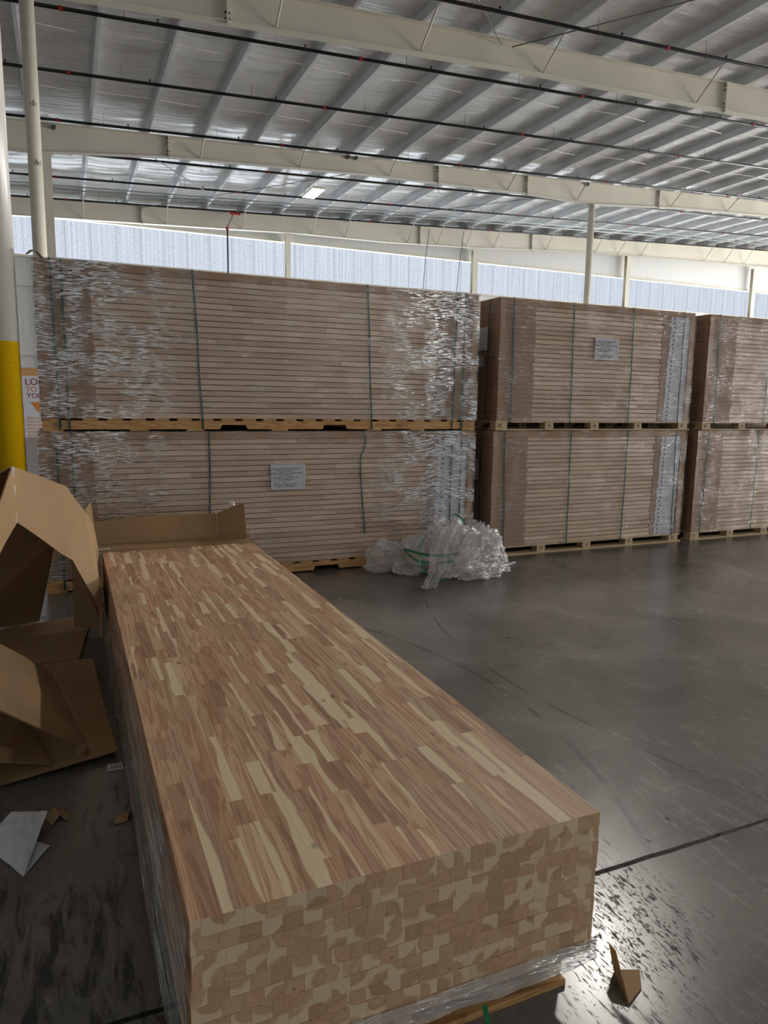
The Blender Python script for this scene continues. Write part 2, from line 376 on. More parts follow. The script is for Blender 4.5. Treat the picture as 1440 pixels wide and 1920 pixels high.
def mk_pine(name, c1, c2, c3):
    t = NT(name); v = t.obj(); x, y, z = t.sep(v)
    oi = t.n('ShaderNodeObjectInfo'); rnd = t.math('MULTIPLY', oi.outputs['Random'], 30)
    g = t.noise(t.comb(t.math('ADD', t.math('MULTIPLY', x, 1.3), rnd), t.math('MULTIPLY', y, 8), t.math('MULTIPLY', z, 26)), 1.0, 3, 0.5, 0.5)
    w = t.math('SINE', t.math('MULTIPLY', g, 60))
    base = t.mix(t.smooth(w, -0.5, 1.0), c1, c2)
    kn = t.n('ShaderNodeTexVoronoi'); t.put(kn.inputs['Vector'], t.comb(t.math('ADD', t.math('MULTIPLY', x, 2.2), rnd), t.math('MULTIPLY', y, 2), t.math('ADD', t.math('MULTIPLY', z, 9), t.math('MULTIPLY', x, 3)))); kn.inputs['Scale'].default_value = 0.8
    base = t.mix(t.math('MULTIPLY', t.math('SUBTRACT', 1.0, t.smooth(kn.outputs['Distance'], 0.05, 0.16)), 0.75), base, c3)
    t.set(Base_Color=base, Roughness=0.65); return t.m
M_['pine'] = mk_pine('pallet_pine', srgb(212, 168, 112), srgb(182, 132, 82), srgb(120, 66, 42))
M_['old_wood'] = mk_pine('pallet_wood', srgb(212, 190, 152), srgb(190, 164, 124), srgb(130, 96, 66))
M_['grey_wood'] = mk_pine('grey_pallet_wood', srgb(150, 132, 112), srgb(128, 112, 95), srgb(80, 62, 48))

# ---- stretch film
def mk_film(name, amount=0.12, vertical=False, milky=0.06, strength=0.8, rough=0.14, iso=False, sparse=0.42, ends=0.0):
    t = NT(name); v = t.obj(); x, y, z = t.sep(v)
    if iso:
        a = t.noise(v, 22, 6, 0.7, 1.2); b2 = t.noise(v, 90, 3, 0.6)
    elif vertical:      # wrinkles along y
        a = t.noise(t.comb(t.math('MULTIPLY', x, 8), t.math('MULTIPLY', y, 1.3), t.math('MULTIPLY', z, 34)), 1.0, 6, 0.65, 0.7)
        b2 = t.noise(t.comb(t.math('MULTIPLY', x, 60), t.math('MULTIPLY', y, 7), t.math('MULTIPLY', z, 90)), 1.0, 3, 0.6)
    else:
        xy = t.math('ADD', t.math('MULTIPLY', x, 3.2), t.math('MULTIPLY', y, 3.2))
        oi = t.n('ShaderNodeObjectInfo'); q = t.math('MULTIPLY', oi.outputs['Random'], 40)
        zw = t.math('ADD', t.math('MULTIPLY', z, 52), t.math('MULTIPLY', t.noise(t.comb(t.math('MULTIPLY', xy, 0.8), q, 0), 1.0, 2), 5.0))
        a = t.noise(t.comb(xy, q, zw), 1.0, 5, 0.62, 0.15)
        b2 = t.noise(t.comb(t.math('MULTIPLY', xy, 5), q, t.math('MULTIPLY', zw, 3.1)), 1.0, 3, 0.6, 0.2)
    h = t.math('ADD', a, t.math('MULTIPLY', b2, 0.35))
    nrm = t.bump(h, strength, 0.02)
    gl = t.n('ShaderNodeBsdfGlossy'); gl.inputs['Color'].default_value = (1, 1, 1, 1); gl.inputs['Roughness'].default_value = rough; t.put(gl.inputs['Normal'], nrm)
    df = t.n('ShaderNodeBsdfDiffuse'); df.inputs['Color'].default_value = (0.9, 0.88, 0.9, 1)
    tr = t.n('ShaderNodeBsdfTransparent'); tr.inputs['Color'].default_value = (0.97, 0.97, 0.98, 1)
    m1 = t.n('ShaderNodeMixShader'); m1.inputs[0].default_value = milky; t.put(m1.inputs[1], tr.outputs[0]); t.put(m1.inputs[2], df.outputs[0])
    fac = t.math('MULTIPLY', t.math('MULTIPLY', t.smooth(b2, sparse, sparse+0.12), t.smooth(t.noise(v, 5.0, 3), 0.35, 0.62)), amount*3.0, clamp=True)
    if ends:
        em_ = t.smooth(t.math('ABSOLUTE', t.math('SUBTRACT', x, ends)), ends-1.15, ends-0.55)
        fac = t.math('MULTIPLY', fac, t.math('ADD', 0.22, t.math('MULTIPLY', em_, 0.95)), clamp=True)
    fac = t.math('ADD', fac, amount*0.15)
    m2 = t.n('ShaderNodeMixShader'); t.put(m2.inputs[0], fac); t.put(m2.inputs[1], m1.outputs[0]); t.put(m2.inputs[2], gl.outputs[0])
    t.t.links.new(m2.outputs[0], t.out.inputs[0])
    return t.m
M_['film'] = mk_film('stretch_film', 0.36, milky=0.02, strength=0.28, rough=0.08, sparse=0.46, ends=1.863)
M_['film_calm'] = mk_film('stretch_film_smooth', 0.10, milky=0.02, strength=0.35, rough=0.08, sparse=0.50)
M_['film_side'] = mk_film('side_film', 0.30, vertical=True, milky=0.12)
M_['film_band'] = mk_film('band_film', 0.22, milky=0.30, iso=False)
M_['film_heap'] = mk_film('crumpled_film', 0.30, milky=0.22, iso=True, strength=0.9, rough=0.12)
M_['strap'] = plain('green_strap', srgb(30, 78, 64), 0.35, var=0.12, scale=9)
M_['strap_bright'] = plain('green_strap_loose', srgb(22, 118, 72), 0.35, var=0.12, scale=9)

# yellow / white column
def mk_column_paint():
    t = NT('column_paint'); v = t.obj(); x, y, z = t.sep(v)
    n = t.noise(v, 2.0, 4)
    wh = t.ramp(n, [(0.3, srgb(206, 203, 196)), (0.7, srgb(222, 219, 211))])
    ye = t.ramp(n, [(0.3, srgb(226, 178, 8)), (0.7, srgb(240, 196, 14))])
    sp = t.smooth(t.noise(v, 26, 4, 0.6), 0.69, 0.73)
    c = t.mix(t.math('GREATER_THAN', z, 1.895), t.mix(t.math('MULTIPLY', sp, 0.6), ye, srgb(120, 92, 20)), wh)
    t.set(Base_Color=c, Roughness=0.25); return t.m
M_['column_paint'] = mk_column_paint()
def emit(name, col, s):
    t = NT(name); em = t.n('ShaderNodeEmission'); em.inputs[0].default_value = col; em.inputs[1].default_value = s
    t.t.links.new(em.outputs[0], t.out.inputs[0]); return t.m
M_['led'] = emit('led_panel', (1, 0.98, 0.93, 1), 6.0)

# ------------------------------------------------------------------ setting
XW0, XW1, YS, YN = -14.0, 45.0, -12.0, 30.8
def rz(x): return 8.70 + 0.045*x          # underside of the purlins
m = MB(); m.quad((XW0, YS, 0), (XW1, YS, 0), (XW1, YN+0.3, 0), (XW0, YN+0.3, 0)); struct(m.build('floor', M_['floor'], fix=False))
PUR = [0.91+1.488*k for k in range(-10, 30)]
# roof lining: sags between the purlins
m = MB(); ys = [YS, -6, 0, 4] + [8+0.11*i for i in range(208)]
xs = []
for i in range(len(PUR)-1):
    for k in range(6): xs.append((PUR[i]+(PUR[i+1]-PUR[i])*k/6, 0.075*4*(k/6)*(1-k/6)))
xs.append((PUR[-1], 0))
n0 = 0
for (x, s) in xs:
    for y in ys: m.v.append((x, y, rz(x)+0.235 - s*(0.55+0.45*noise.noise((x*0.3, y*0.8, 0))) + (0.016*noise.noise((x*0.45, y*2.6, 2))+0.010*noise.noise((x*0.8, y*6.0, 5)))*min(1, s/0.03+0.15) ))
ny = len(ys)
for i in range(len(xs)-1):
    for j in range(ny-1):
        a = i*ny+j; m.f.append((a, a+1, a+ny+1, a+ny)); m.mi.append(0)
struct(m.build('ceiling', M_['vinyl'], smooth=True, fix=False))
# north wall: lining below the windows, above the windows, girts
WB, WT = 6.69, 8.13
m = MB(); m.box(XW0, XW1, YN, YN+0.12, 0, WB); m.box(XW0, XW1, YN, YN+0.12, WT, 12.2); struct(m.build('wall_north', M_['wall_vinyl']))
posts = [-14.0, -9.35, -0.25, 8.85, 17.92, 27.1, 36.32, 45.0, 54.6]
for i in range(0, len(posts)-2):
    m = MB(); a, b = posts[i], posts[i+1]
    m.box(a, b, YN+0.02, YN+0.06, WB, WT); struct(m.build('window_%d' % (i+1), M_['window']))
n = 0
for z, h in ((WB-0.06, 0.09), (WT, 0.10), (6.1-0.5, 0.06), (3.05, 0.06)):
    n += 1; m = MB(); m.box(XW0, XW1, YN-0.06, YN-0.001, z, z+h); m.box(XW0, XW1, YN-0.10, YN-0.06, z, z+0.02)
    struct(m.build('trim_%d' % n, M_['white_paint']))
m = MB(); m.box(XW0-0.15, XW0, YS, YN, 0, 12.5); struct(m.build('wall_west', M_['wall_vinyl']))
m = MB(); y = YS                                   # east wall, with openings added for the ceiling fill lights
for ey in ADDED_EAST_DOORS:
    m.box(XW1, XW1+0.15, y, ey-2.0, 0, 12.5); m.box(XW1, XW1+0.15, ey-2.0, ey+2.0, 4.75, 12.5); y = ey+2.0
m.box(XW1, XW1+0.15, y, YN, 0, 12.5); struct(m.build('wall_east', M_['wall_vinyl']))
m = MB(); x = XW0                                   # south wall with door openings
for dx, dw, dh in DOORS:
    m.box(x, dx-dw/2, YS-0.15, YS, 0, 12.5); m.box(dx-dw/2, dx+dw/2, YS-0.15, YS, dh+0.1, 12.5); x = dx+dw/2
m.box(x, XW1, YS-0.15, YS, 0, 12.5); struct(m.build('wall_south', M_['grey_wall']))

# wall posts
m = MB(); pw = 0.13
m.box(-pw, pw, 0, 0.012, 0, 8.0); m.box(-pw, pw, 0.19, 0.202, 0, 8.0); m.box(-0.006, 0.006, 0.012, 0.19, 0, 8.0)
pm = m.build('wall_post', M_['white_paint'])
for i, x in enumerate(posts[2:7]):
    o = pm if i == 0 else pm.copy()
    if i: C.objects.link(o)
    o.location = (x, 30.36, 0); h = (7.9, 8.36, 8.62, 9.2, 9.35)[i]
    o.scale = (0.75 if i == 1 else 1, 1, h/8.0)
    tag(o, ('white steel post at the window wall right behind the left round columns', 'thin white steel post between the first and second long windows',
            'white steel post above the gap between the long stack and the next stack', 'white steel post just right of the tall round column',
            'rightmost white steel post of the window wall')[i], 'post')

# purlins
pmesh = None
m = MB(); H_ = 0.225; F_ = 0.075
m.box(-0.003, 0.003, YS, YN, 0.006, H_); m.box(-0.003, F_, YS, YN, 0, 0.006); m.box(-F_, 0.003, YS, YN, H_-0.006, H_)
m.box(F_-0.004, F_, YS, YN, 0.006, 0.022)
p0 = m.build('roof_purlin', M_['purlin_paint'])
for i, x in enumerate(PUR):
    o = p0 if i == 0 else p0.copy()
    if i: C.objects.link(o)
    o.location = (x, 0, rz(x))
    tag(o, 'grey steel purlin running along the underside of the roof', 'purlin', 'roof purlins')

# rafters
def rafter(Y, depth_pts, label, braces, splices, dots=()):
    def dep(x):
        for (a, d0), (b, d1) in zip(depth_pts, depth_pts[1:]):
            if a <= x <= b: return d0+(d1-d0)*(x-a)/(b-a)
        return depth_pts[-1][1]
    m = MB(); xs = sorted(set([XW0+0.02] + [a for a, _ in depth_pts if XW0 < a < XW1] + [XW1-0.02])); n = 0
    for a, b in zip(xs, xs[1:]):
        ta, tb, ba, bb = rz(a)-0.002, rz(b)-0.002, rz(a)-dep(a), rz(b)-dep(b)
        for (z0a, z1a, z0b, z1b, hw) in ((ba+0.014, ta-0.014, bb+0.014, tb-0.014, 0.005), (ta-0.014, ta, tb-0.014, tb, 0.11), (ba, ba+0.014, bb, bb+0.014, 0.11)):
            n = len(m.v)
            m.v += [(a,Y-hw,z0a),(b,Y-hw,z0b),(b,Y+hw,z0b),(a,Y+hw,z0a),(a,Y-hw,z1a),(b,Y-hw,z1b),(b,Y+hw,z1b),(a,Y+hw,z1a)]
            for f in ((0,3,2,1),(4,5,6,7),(0,1,5,4),(1,2,6,5),(2,3,7,6),(3,0,4,7)): m.f.append(tuple(n+i for i in f)); m.mi.append(0)
    o = m.build('roof_rafter', M_['beam_paint']); tag(o, label, 'beam')
    for x in braces:
        b = MB(); xa = min(PUR, key=lambda q: abs(q-x)); zb = rz(xa)-dep(xa)+0.06
        b.tube((xa, Y-0.03, zb), (xa+0.02, Y-0.72, rz(xa)+0.01), 0.022, 4); b.build('flange_brace', M_['beam_paint'], o)
        b = MB(); b.tube((xa+0.03, Y+0.03, zb), (xa+0.03, Y+0.72, rz(xa)+0.01), 0.022, 4); b.build('flange_brace', M_['beam_paint'], o)
    for x in splices:
        b = MB(); b.box(x-0.016, x+0.016, Y-0.12, Y-0.005, rz(x)-dep(x)-0.05, rz(x)-0.0)
        for k in range(4):
            for q in (0.08+0.1*k, dep(x)-0.05-0.1*k):
                if k < 2: b.tube((x-0.05, Y-0.07, rz(x)-q), (x+0.05, Y-0.07, rz(x)-q), 0.016, 6, mi=1)
        b.build('splice_plate', [M_['beam_paint'], M_['dark_steel']], o)
    dep.obj = o; return dep
d1 = rafter(14.1, [(-15, .9), (-0.3, .66), (3, .62), (9, .55), (16.5, .66), (18, .7), (27, .55), (36, .7), (46, .7)],
       'nearest cream roof rafter, crossing the top of the picture', [1, 4.0, 7.0, 9.95, 14.5, 18, 22], [2.98, 15.2, 24])
d2 = rafter(22.3, [(-15, .9), (-0.3, .75), (3, .56), (9, .5), (15, .6), (18, .74), (22, .58), (27, .55), (36, .74), (46, .74)],
       'middle cream roof rafter carried by the round column at right', [4.0, 7.0, 9.95, 14.5, 17.6, 22.0, 25.1, 30], [3.0, 11.6, 15.1, 21.1])
d3 = rafter(30.25, [(-15, .8), (-0.3, .68), (6, .70), (8.9, .69), (13.2, .83), (17.9, .84), (21, .76), (24, .75), (27, .75), (31, .82), (36, .9), (46, .9)],
       'farthest cream roof rafter, just in front of the window wall', [0.9, 4, 6.9, 9.98, 11.4, 14.4, 15.9, 17.4, 18.9, 21.9, 24.9, 26.5, 28, 32.6, 34, 35.7, 38.6], [3.0, 14.9, 20.9])
rafter(6.0, [(-15, .9), (18, .7), (46, .7)], 'cream roof rafter above and behind the picture edge', [], [])
rafter(-3.0, [(-15, .9), (18, .7), (46, .7)], 'cream roof rafter over the dock side', [], [])

RAFTER2 = d2.obj
for vx, vz in ((0.05, 8.60), (8.42, 9.05), (8.68, 9.05), (17.7, 9.42)):
    m = MB(); m.tube((vx, 22.18, vz), (vx, 22.294, vz), 0.055, 12); m.tube((vx, 22.15, vz), (vx, 22.179, vz), 0.03, 10); m.build('web_bolt', M_['steel'], RAFTER2)
# columns
def round_column(x, y, r, z1, mat, label, base=0):
    m = MB(); m.tube((x, y, base), (x, y, z1-0.02), r, 40); m.box(x-r*1.25, x+r*1.25, y-r*1.1, y+r*1.1, z1-0.02, z1)
    m.box(x-r*1.5, x+r*1.5, y-r*1.5, y+r*1.5, 0, 0.02)
    o = m.build('round_column', mat); 
    for p in o.data.polygons:
        if len(p.vertices) == 4 and abs(p.normal.z) < 0.5 and p.area > r*2*PI*r/40: p.use_smooth = True
    tag(o, label, 'column'); return o
round_column(-0.415, 6.0, 0.125, rz(-0.4)-0.85, M_['column_paint'], 'round column painted yellow below and white above at the left edge')
c1 = round_column(-0.28, 14.1, 0.112, rz(-0.28)-d1(-0.28), M_['white_paint'], 'tall white round column just right of the yellow and white one')
for zz, n_ in ((6.25, 4), (5.33, 5)):
    m = MB()
    for k in range(n_): m.box(-0.30+0.025*k, -0.292+0.025*k, 14.1-0.1145, 14.1-0.1085, zz+0.01*(k % 2), zz+0.06+0.02*((k*7) % 3))
    m.build('scrawl', M_['faint_ink'], c1)
round_column(18.0, 22.3, 0.12, rz(18.0)-0.74, M_['white_paint'], 'tall white round column rising behind the middle stack')
m = MB(); bb = rz(-0.2)-d2(-0.2)
m.box(-0.40, -0.05, 22.2, 22.21, 0, bb); m.box(-0.40, -0.05, 22.39, 22.40, 0, bb); m.box(-0.235, -0.225, 22.21, 22.39, 0, bb); m.box(-0.44, -0.0, 22.17, 22.43, bb-0.02, bb)
tag(m.build('steel_column', M_['white_paint']), 'white steel column partly hidden behind the round white column at left', 'column')

# sprinkler pipes
def sprinkler_pipe(Y, label, r=0.036, off=-0.12, x0=XW0+0.3, x1=44.8, mat='pipe_black', heads=True, phase=0.0, coup=True):
    m = MB(); k = int((x1-x0)/6)
    m.tube((x0, Y, rz(x0)+off), (x1, Y, rz(x1)+off), r, 12)
    o = m.build('sprinkler_pipe' if heads else 'conduit', M_[mat], smooth=True); tag(o, label, 'pipe')
    if not heads: return o
    h = MB(); h.tube((0, 0, r*0.6), (0, 0, 0.075), 0.014, 8); h.tube((0, 0, 0.075), (0, 0, 0.088), 0.028, 8); hm = None
    c = MB(); c.tube((-0.035, 0, 0), (0.035, 0, 0), r*1.3, 12)
    g = MB(); g.tube((0, 0, 0), (0, 0, 0.30), 0.0045, 5); g.tube((-0.012, 0, 0), (0.012, 0, 0), r*1.15, 10)
    x = x0+0.5+phase; i = 0
    hd = None; cp = None; hg = None
    while x < min(x1, 45):
        if x > -3.5:
            if hd is None: hd = h.build('sprinkler_head', M_['dark_steel'], o); hd.location = (x, Y, rz(x)+off)
            else: part(hd, 'sprinkler_head', o, (x, Y, rz(x)+off))
            xh = x-0.62
            if hg is None: hg = g.build('pipe_hanger', M_['dark_steel'], o); hg.location = (xh, Y, rz(xh)+off)
            else: part(hg, 'pipe_hanger', o, (xh, Y, rz(xh)+off))
            if coup and i % 2 == 0:
                xc = x+1.25
                if cp is None: cp = c.build('pipe_coupling', M_['red'], o); cp.location = (xc, Y, rz(xc)+off)
                else: part(cp, 'pipe_coupling', o, (xc, Y, rz(xc)+off))
            i += 1
        x += 2.976
    return o
sprinkler_pipe(9.9, 'black sprinkler pipe farthest forward, above the picture edge', 0.036, phase=1.2)
sprinkler_pipe(12.92, 'black sprinkler pipe in front of the nearest rafter, at the top right', 0.036, phase=0.35)
sprinkler_pipe(15.68, 'black sprinkler pipe just behind the nearest rafter', 0.036, phase=0.3)
sprinkler_pipe(18.52, 'black sprinkler pipe midway between the nearest and middle rafters', 0.036, phase=0.45)
sprinkler_pipe(21.6, 'black sprinkler pipe running just in front of the middle rafter', 0.036, phase=0.2)
sprinkler_pipe(24.24, 'black sprinkler pipe emerging from behind the underside of the middle rafter', 0.034, phase=0.5)
sprinkler_pipe(26.9, 'black sprinkler pipe between middle and farthest rafter, nearest the lit lamp', 0.034, phase=0.1)
sprinkler_pipe(29.75, 'black sprinkler pipe hugging the top of the farthest rafter', 0.034, phase=0.4)
sprinkler_pipe(28.0, 'grey green conduit under the roof before the farthest rafter, upper of two', 0.022, -0.10, mat='galv', heads=False)
sprinkler_pipe(28.3, 'grey green conduit under the roof before the farthest rafter, lower of two', 0.022, -0.16, mat='galv', heads=False)
# riser dropping from the far sprinkler pipe
m = MB(); m.tube((6.15, 29.6, 1.2), (6.15, 29.6, 8.15), 0.03, 8)
o = m.build('sprinkler_riser', M_['pipe_black'], smooth=True); tag(o, 'dark vertical pipe with red fittings dropping in front of the first long window', 'pipe')
m = MB(); m.tube((6.15, 29.6, 8.1), (6.15, 29.6, 8.24), 0.055, 8); m.tube((6.3, 29.7, 8.78), (6.7, 29.75, 8.80), 0.055, 8); m.build('pipe_fitting', M_['red'], o)
m = MB(); m.tube((6.15, 29.6, 8.22), (6.42, 29.7, 8.72), 0.03, 8); m.build('pipe_elbow', M_['steel'], o)
# thin cables at the far wall
for x0, x1, lb in ((15.05, 14.9, 'thin cable hanging in front of the second window, left of two'), (16.8, 16.6, 'thin cable hanging in front of the second window, right of two')):
    m = MB(); pts = [(x0+0.15, 29.9, rz(x0)-0.2), (x0+0.1, 29.9, 8.6), (x0, 29.9, 7.9), (x1, 29.9, 5.5), (x1, 29.9, 0.0)]
    for a, b in zip(pts, pts[1:]): m.tube(a, b, 0.014, 5)
    tag(m.build('hanging_cable', M_['dark_steel']), lb, 'cable')
# bracing rods between rafters
rods = [((8.74, 14.05, 8.98), (6.2, 11.6, 8.93), 'rod brace dropping to the nearest rafter from the upper left'),
        ((9.01, 14.05, 8.98), (15.3, 6.1, 9.30), 'long rod brace rising from the nearest rafter to the top right corner'),
        ((1.86, 22.4, 8.62), (6.9, 30.1, 8.86), 'thin rod brace crossing the far roof bay at left, falling rightward'),
        ((3.0, 30.1, 8.70), (10.1, 22.4, 9.04), 'thin rod brace crossing the far roof bay at left, rising rightward'),
        ((11.0, 22.4, 9.06), (17.6, 30.1, 9.36), 'thin rod brace crossing the far roof bay left of the round column, falling rightward'),
        ((11.2, 30.1, 9.08), (18.6, 22.4, 9.40), 'thin rod brace crossing the far roof bay left of the round column, rising rightward'),
        ((19.0, 22.4, 9.42), (23.5, 30.1, 9.62), 'thin rod brace crossing the far roof bay right of the round column')]
for a, b, lb in rods:
    m = MB(); m.tube(a, b, 0.012, 6); tag(m.build('brace_rod', M_['steel'], smooth=True), lb, 'rod')
# sag angles between purlins
BR = MB(); yy = 0
cnt = 0
for (ya, yb) in ((16.7, 0), (19.8, 0), (24.9, 0), (27.6, 0)):
    for i, x in enumerate(PUR[8:30]):
        if i % 2: continue
        o = MB(); o.tube((x, ya, rz(x)+0.03), (x+1.48, ya+0.0, rz(x+1.48)+0.03), 0.010, 4); o.tube((x+1.48, ya, rz(x+1.48)+0.03), (x+2.6, ya+0.3, rz(x+2.6)+0.09), 0.010, 4)
        tag(o.build('purlin_strut', M_['white_paint']), 'thin pale strut tying two neighbouring purlins under the roof', 'strut', 'purlin struts')

# high bay lamps
lamp_labels = ['high bay lamp above the foreground slab stack', 'lit white high bay lamp hanging between middle and far rafters', 
 'added fill lamp over the right aisle, out of view', 'added fill lamp at the dock middle, out of view', 'added fill lamp at the dock right, out of view', 'added fill lamp far right, out of view']
for i, (x, y, z) in enumerate(LAMPS):
    t_ = empty('high_bay_lamp', (x, y, z), lamp_labels[i], 'lamp')
    m = MB(); m.box(-0.23, 0.23, -0.62, 0.62, 0.012, 0.05); m.box(-0.21, 0.21, -0.66, -0.62, 0.0, 0.06); m.box(-0.21, 0.21, 0.62, 0.66, 0.0, 0.06)
    for k in range(7): m.box(-0.2+k*0.062, -0.19+k*0.062, -0.6, 0.6, 0.05, 0.085)
    m.build('housing', M_['white_paint'], t_)
    m = MB(); m.box(-0.21, 0.21, -0.60, 0.60, 0.0, 0.012); m.build('diffuser', M_['led'], t_)
    m = MB(); dz = max(0.12, rz(x)-z-0.02)
    for q in (-0.45, 0.45):
        m = MB(); m.tube((0, q, 0.05), (0, q, dz+0.05), 0.006, 5); m.build('suspension', M_['steel'], t_)
    area_light('lamp_light', (x, y, z-0.02), (0, 0, 0), 0.42, 1.2, KEY_W if i == 0 else BAY_W, (1.0, 0.955, 0.88))

# banner board at the far wall
bn = empty('banner_board', (-1.36, 30.2, 0), 'pale printed banner board standing between the yellow column and the long stack', 'sign')
m = MB(); m.box(-0.55, 0.85, 0, 0.05, 0, 2.58); m.build('board', M_['paper'], bn)
m = MB(); m.box(-0.55, 0.85, -0.006, -0.001, 2.28, 2.58); m.build('wood_print', M_['pine'], bn)
def text(s, size, loc, mat, parent, name='lettering', rot=(PI/2, 0, 0), align='LEFT'):
    cu = bpy.data.curves.new(name, 'FONT'); cu.body = s; cu.size = size; cu.align_x = align; cu.extrude = 0.0004
    to = bpy.data.objects.new('tmp_text', cu); C.objects.link(to)
    dg = bpy.context.evaluated_depsgraph_get(); dg.update()
    me = bpy.data.meshes.new_from_object(to.evaluated_get(dg)); bpy.data.objects.remove(to)
    me.materials.clear(); me.materials.append(mat)
    o = bpy.data.objects.new(name, me); C.objects.link(o); o.parent = parent; o.location = loc; o.rotation_euler = rot
    return o
M_['maroon'] = plain('maroon_ink', srgb(140, 46, 40), 0.6); M_['orange'] = plain('orange_ink', srgb(222, 130, 50), 0.6); M_['peach'] = plain('peach_ink', srgb(212, 176, 148), 0.6)
text('LOOK', 0.34, (0.0, -0.008, 1.95), M_['maroon'], bn); text('TO US', 0.27, (0.02, -0.008, 1.70), M_['orange'], bn); text('YOUR', 0.27, (0.03, -0.008, 1.46), M_['maroon'], bn)
m = MB(); n = len(m.v); m.prism_y([(0.15, 1.32), (0.62, 1.32), (0.42, 0.92)], -0.008, -0.002); m.build('printed_triangle', M_['orange'], bn)
m = MB()
for k in range(6):
    m.box(0.0, 0.28, -0.007, -0.002, 0.68-0.13*k, 0.76-0.13*k); m.box(0.33, 0.75, -0.007, -0.002, 0.68-0.13*k, 0.76-0.13*k)
m.build('printed_swatches', M_['peach'], bn)

# ------------------------------------------------------------------ foreground stack
SX0, SX1, SY0, SY1, ST = 0.169, 1.155, 1.272, 4.935, 0.513
NCOL = 23; PIT = 0.0381; NS = 10
def slab_mesh(seed, top=True):
    r = random.Random(seed); W = SX1-SX0; L = SY1-SY0; T = 0.0375; cw = W/NCOL
    V = []; Fc = []; MI = []; UV = []; RN = []
    def q(a, b, c, d, mi, uv, rn):
        n = len(V); V.extend((a, b, c, d)); Fc.append((n, n+1, n+2, n+3)); MI.append(mi); UV.append(uv); RN.append(rn)
    def pick(): return (r.random(), r.random(), r.random())
    off = r.random()
    o0 = r.uniform(0.15, 0.85)*cw
    edges = [0.0]+[o0+i*cw for i in range(NCOL)]+[W]
    if edges[-1]-edges[-2] < 0.004: edges.pop(-2)
    for c in range(len(edges)-1):
        x0, x1 = edges[c], edges[c+1]; y = 0; i = 0
        nxt = r.uniform(0.08, 0.5)
        while y < L-1e-6:
            y1 = L if L-nxt < 0.09 else nxt
            rn = pick(); v0 = r.uniform(0, 50)
            q((x0, y, T), (x1, y, T), (x1, y1, T), (x0, y1, T), 0, ((0, v0), (1, v0), (1, v0+y1-y), (0, v0+y1-y)), rn)
            if c == 0: q((0, y1, 0), (0, y, 0), (0, y, T), (0, y1, T), 0, ((0, v0+y1-y), (0, v0), (0.9, v0), (0.9, v0+y1-y)), rn)
            if c == len(edges)-2: q((W, y, 0), (W, y1, 0), (W, y1, T), (W, y, T), 0, ((0, v0), (0, v0+y1-y), (0.9, v0+y1-y), (0.9, v0)), rn)
            if y == 0: q((x0, 0, 0), (x1, 0, 0), (x1, 0, T), (x0, 0, T), 1, ((0, 0), (1, 0), (1, 1), (0, 1)), rn)
            if y1 == L: q((x1, L, 0), (x0, L, 0), (x0, L, T), (x1, L, T), 1, ((0, 0), (1, 0), (1, 1), (0, 1)), rn)
            y = y1; nxt = y + r.choice((r.uniform(0.10, 0.26), r.uniform(0.2, 0.5), r.uniform(0.28, 0.42)))
            if nxt > L: nxt = L
    q((0, 0, 0), (0, L, 0), (W, L, 0), (W, 0, 0), 0, ((0, 0), (0, L), (1, L), (1, 0)), pick())
    me = bpy.data.meshes.new('butcher_block_slab'); me.from_pydata(V, [], Fc); me.polygons.foreach_set('material_index', MI)
    uvl = me.uv_layers.new(name='UVMap'); uvl.data.foreach_set('uv', [k for f in UV for p in f for k in p])
    at = me.attributes.new('stave', 'FLOAT_COLOR', 'CORNER'); at.data.foreach_set('color', [k for f in RN for _ in range(4) for k in (*f, 1.0)])
    me.materials.append(M_['acacia']); me.materials.append(M_['end_grain']); me.update(); return me
ords = ['topmost', 'second from the top', 'third from the top', 'fourth from the top', 'fifth from the top', 'sixth from the top', 'seventh from the top', 'eighth from the top', 'ninth from the top', 'lowest']
for k in range(NS):
    o = bpy.data.objects.new('butcher_block_slab', slab_mesh(100+k)); C.objects.link(o)
    jx, jy = (0, 0) if k == 0 else (R.uniform(-0.002, 0.003), R.uniform(0.0, 0.004))
    o.location = (SX0+jx, SY0+jy, ST-0.0375-k*PIT)
    tag(o, 'long acacia butcher block slab, %s of the unwrapped foreground stack' % ords[k], 'wood slab', 'slabs of the foreground stack')
PB = ST-0.0375-(NS-1)*PIT      # underside of the stack
# its pallet
pl = empty('wooden_pallet', (0, 0, 0), 'wooden pallet standing on the floor under the unwrapped foreground slabs', 'pallet')
for k in range(12):
    m = MB(); y = 1.335+k*0.318; m.box(SX0+0.02, SX1-0.02, y, y+0.14, PB-0.021, PB-0.002); m.build('deck_board', M_['grey_wood'], pl, 0.002)
for x in (SX0+0.03, 0.64, SX1-0.075):
    m = MB(); m.box(x, x+0.045, 1.345, 4.87, 0.018, PB-0.0215); m.build('stringer', M_['old_wood'], pl, 0.003)
for k, (x, y) in enumerate([(0.0, 1.325), (0, 2.5), (0, 3.7), (0, 4.75)]):
    m = MB(); m.box(SX0+0.03, SX1-0.03, y, y+0.12, 0.0, 0.0175); m.build('bottom_board', M_['pine'] if k == 0 else M_['old_wood'], pl, 0.002)
m = MB(); m.box(SX0+0.08, SX1-0.08, 1.37, 1.39, 0.05, PB-0.0215); m.build('lead_board', M_['grey_wood'], pl, 0.002)
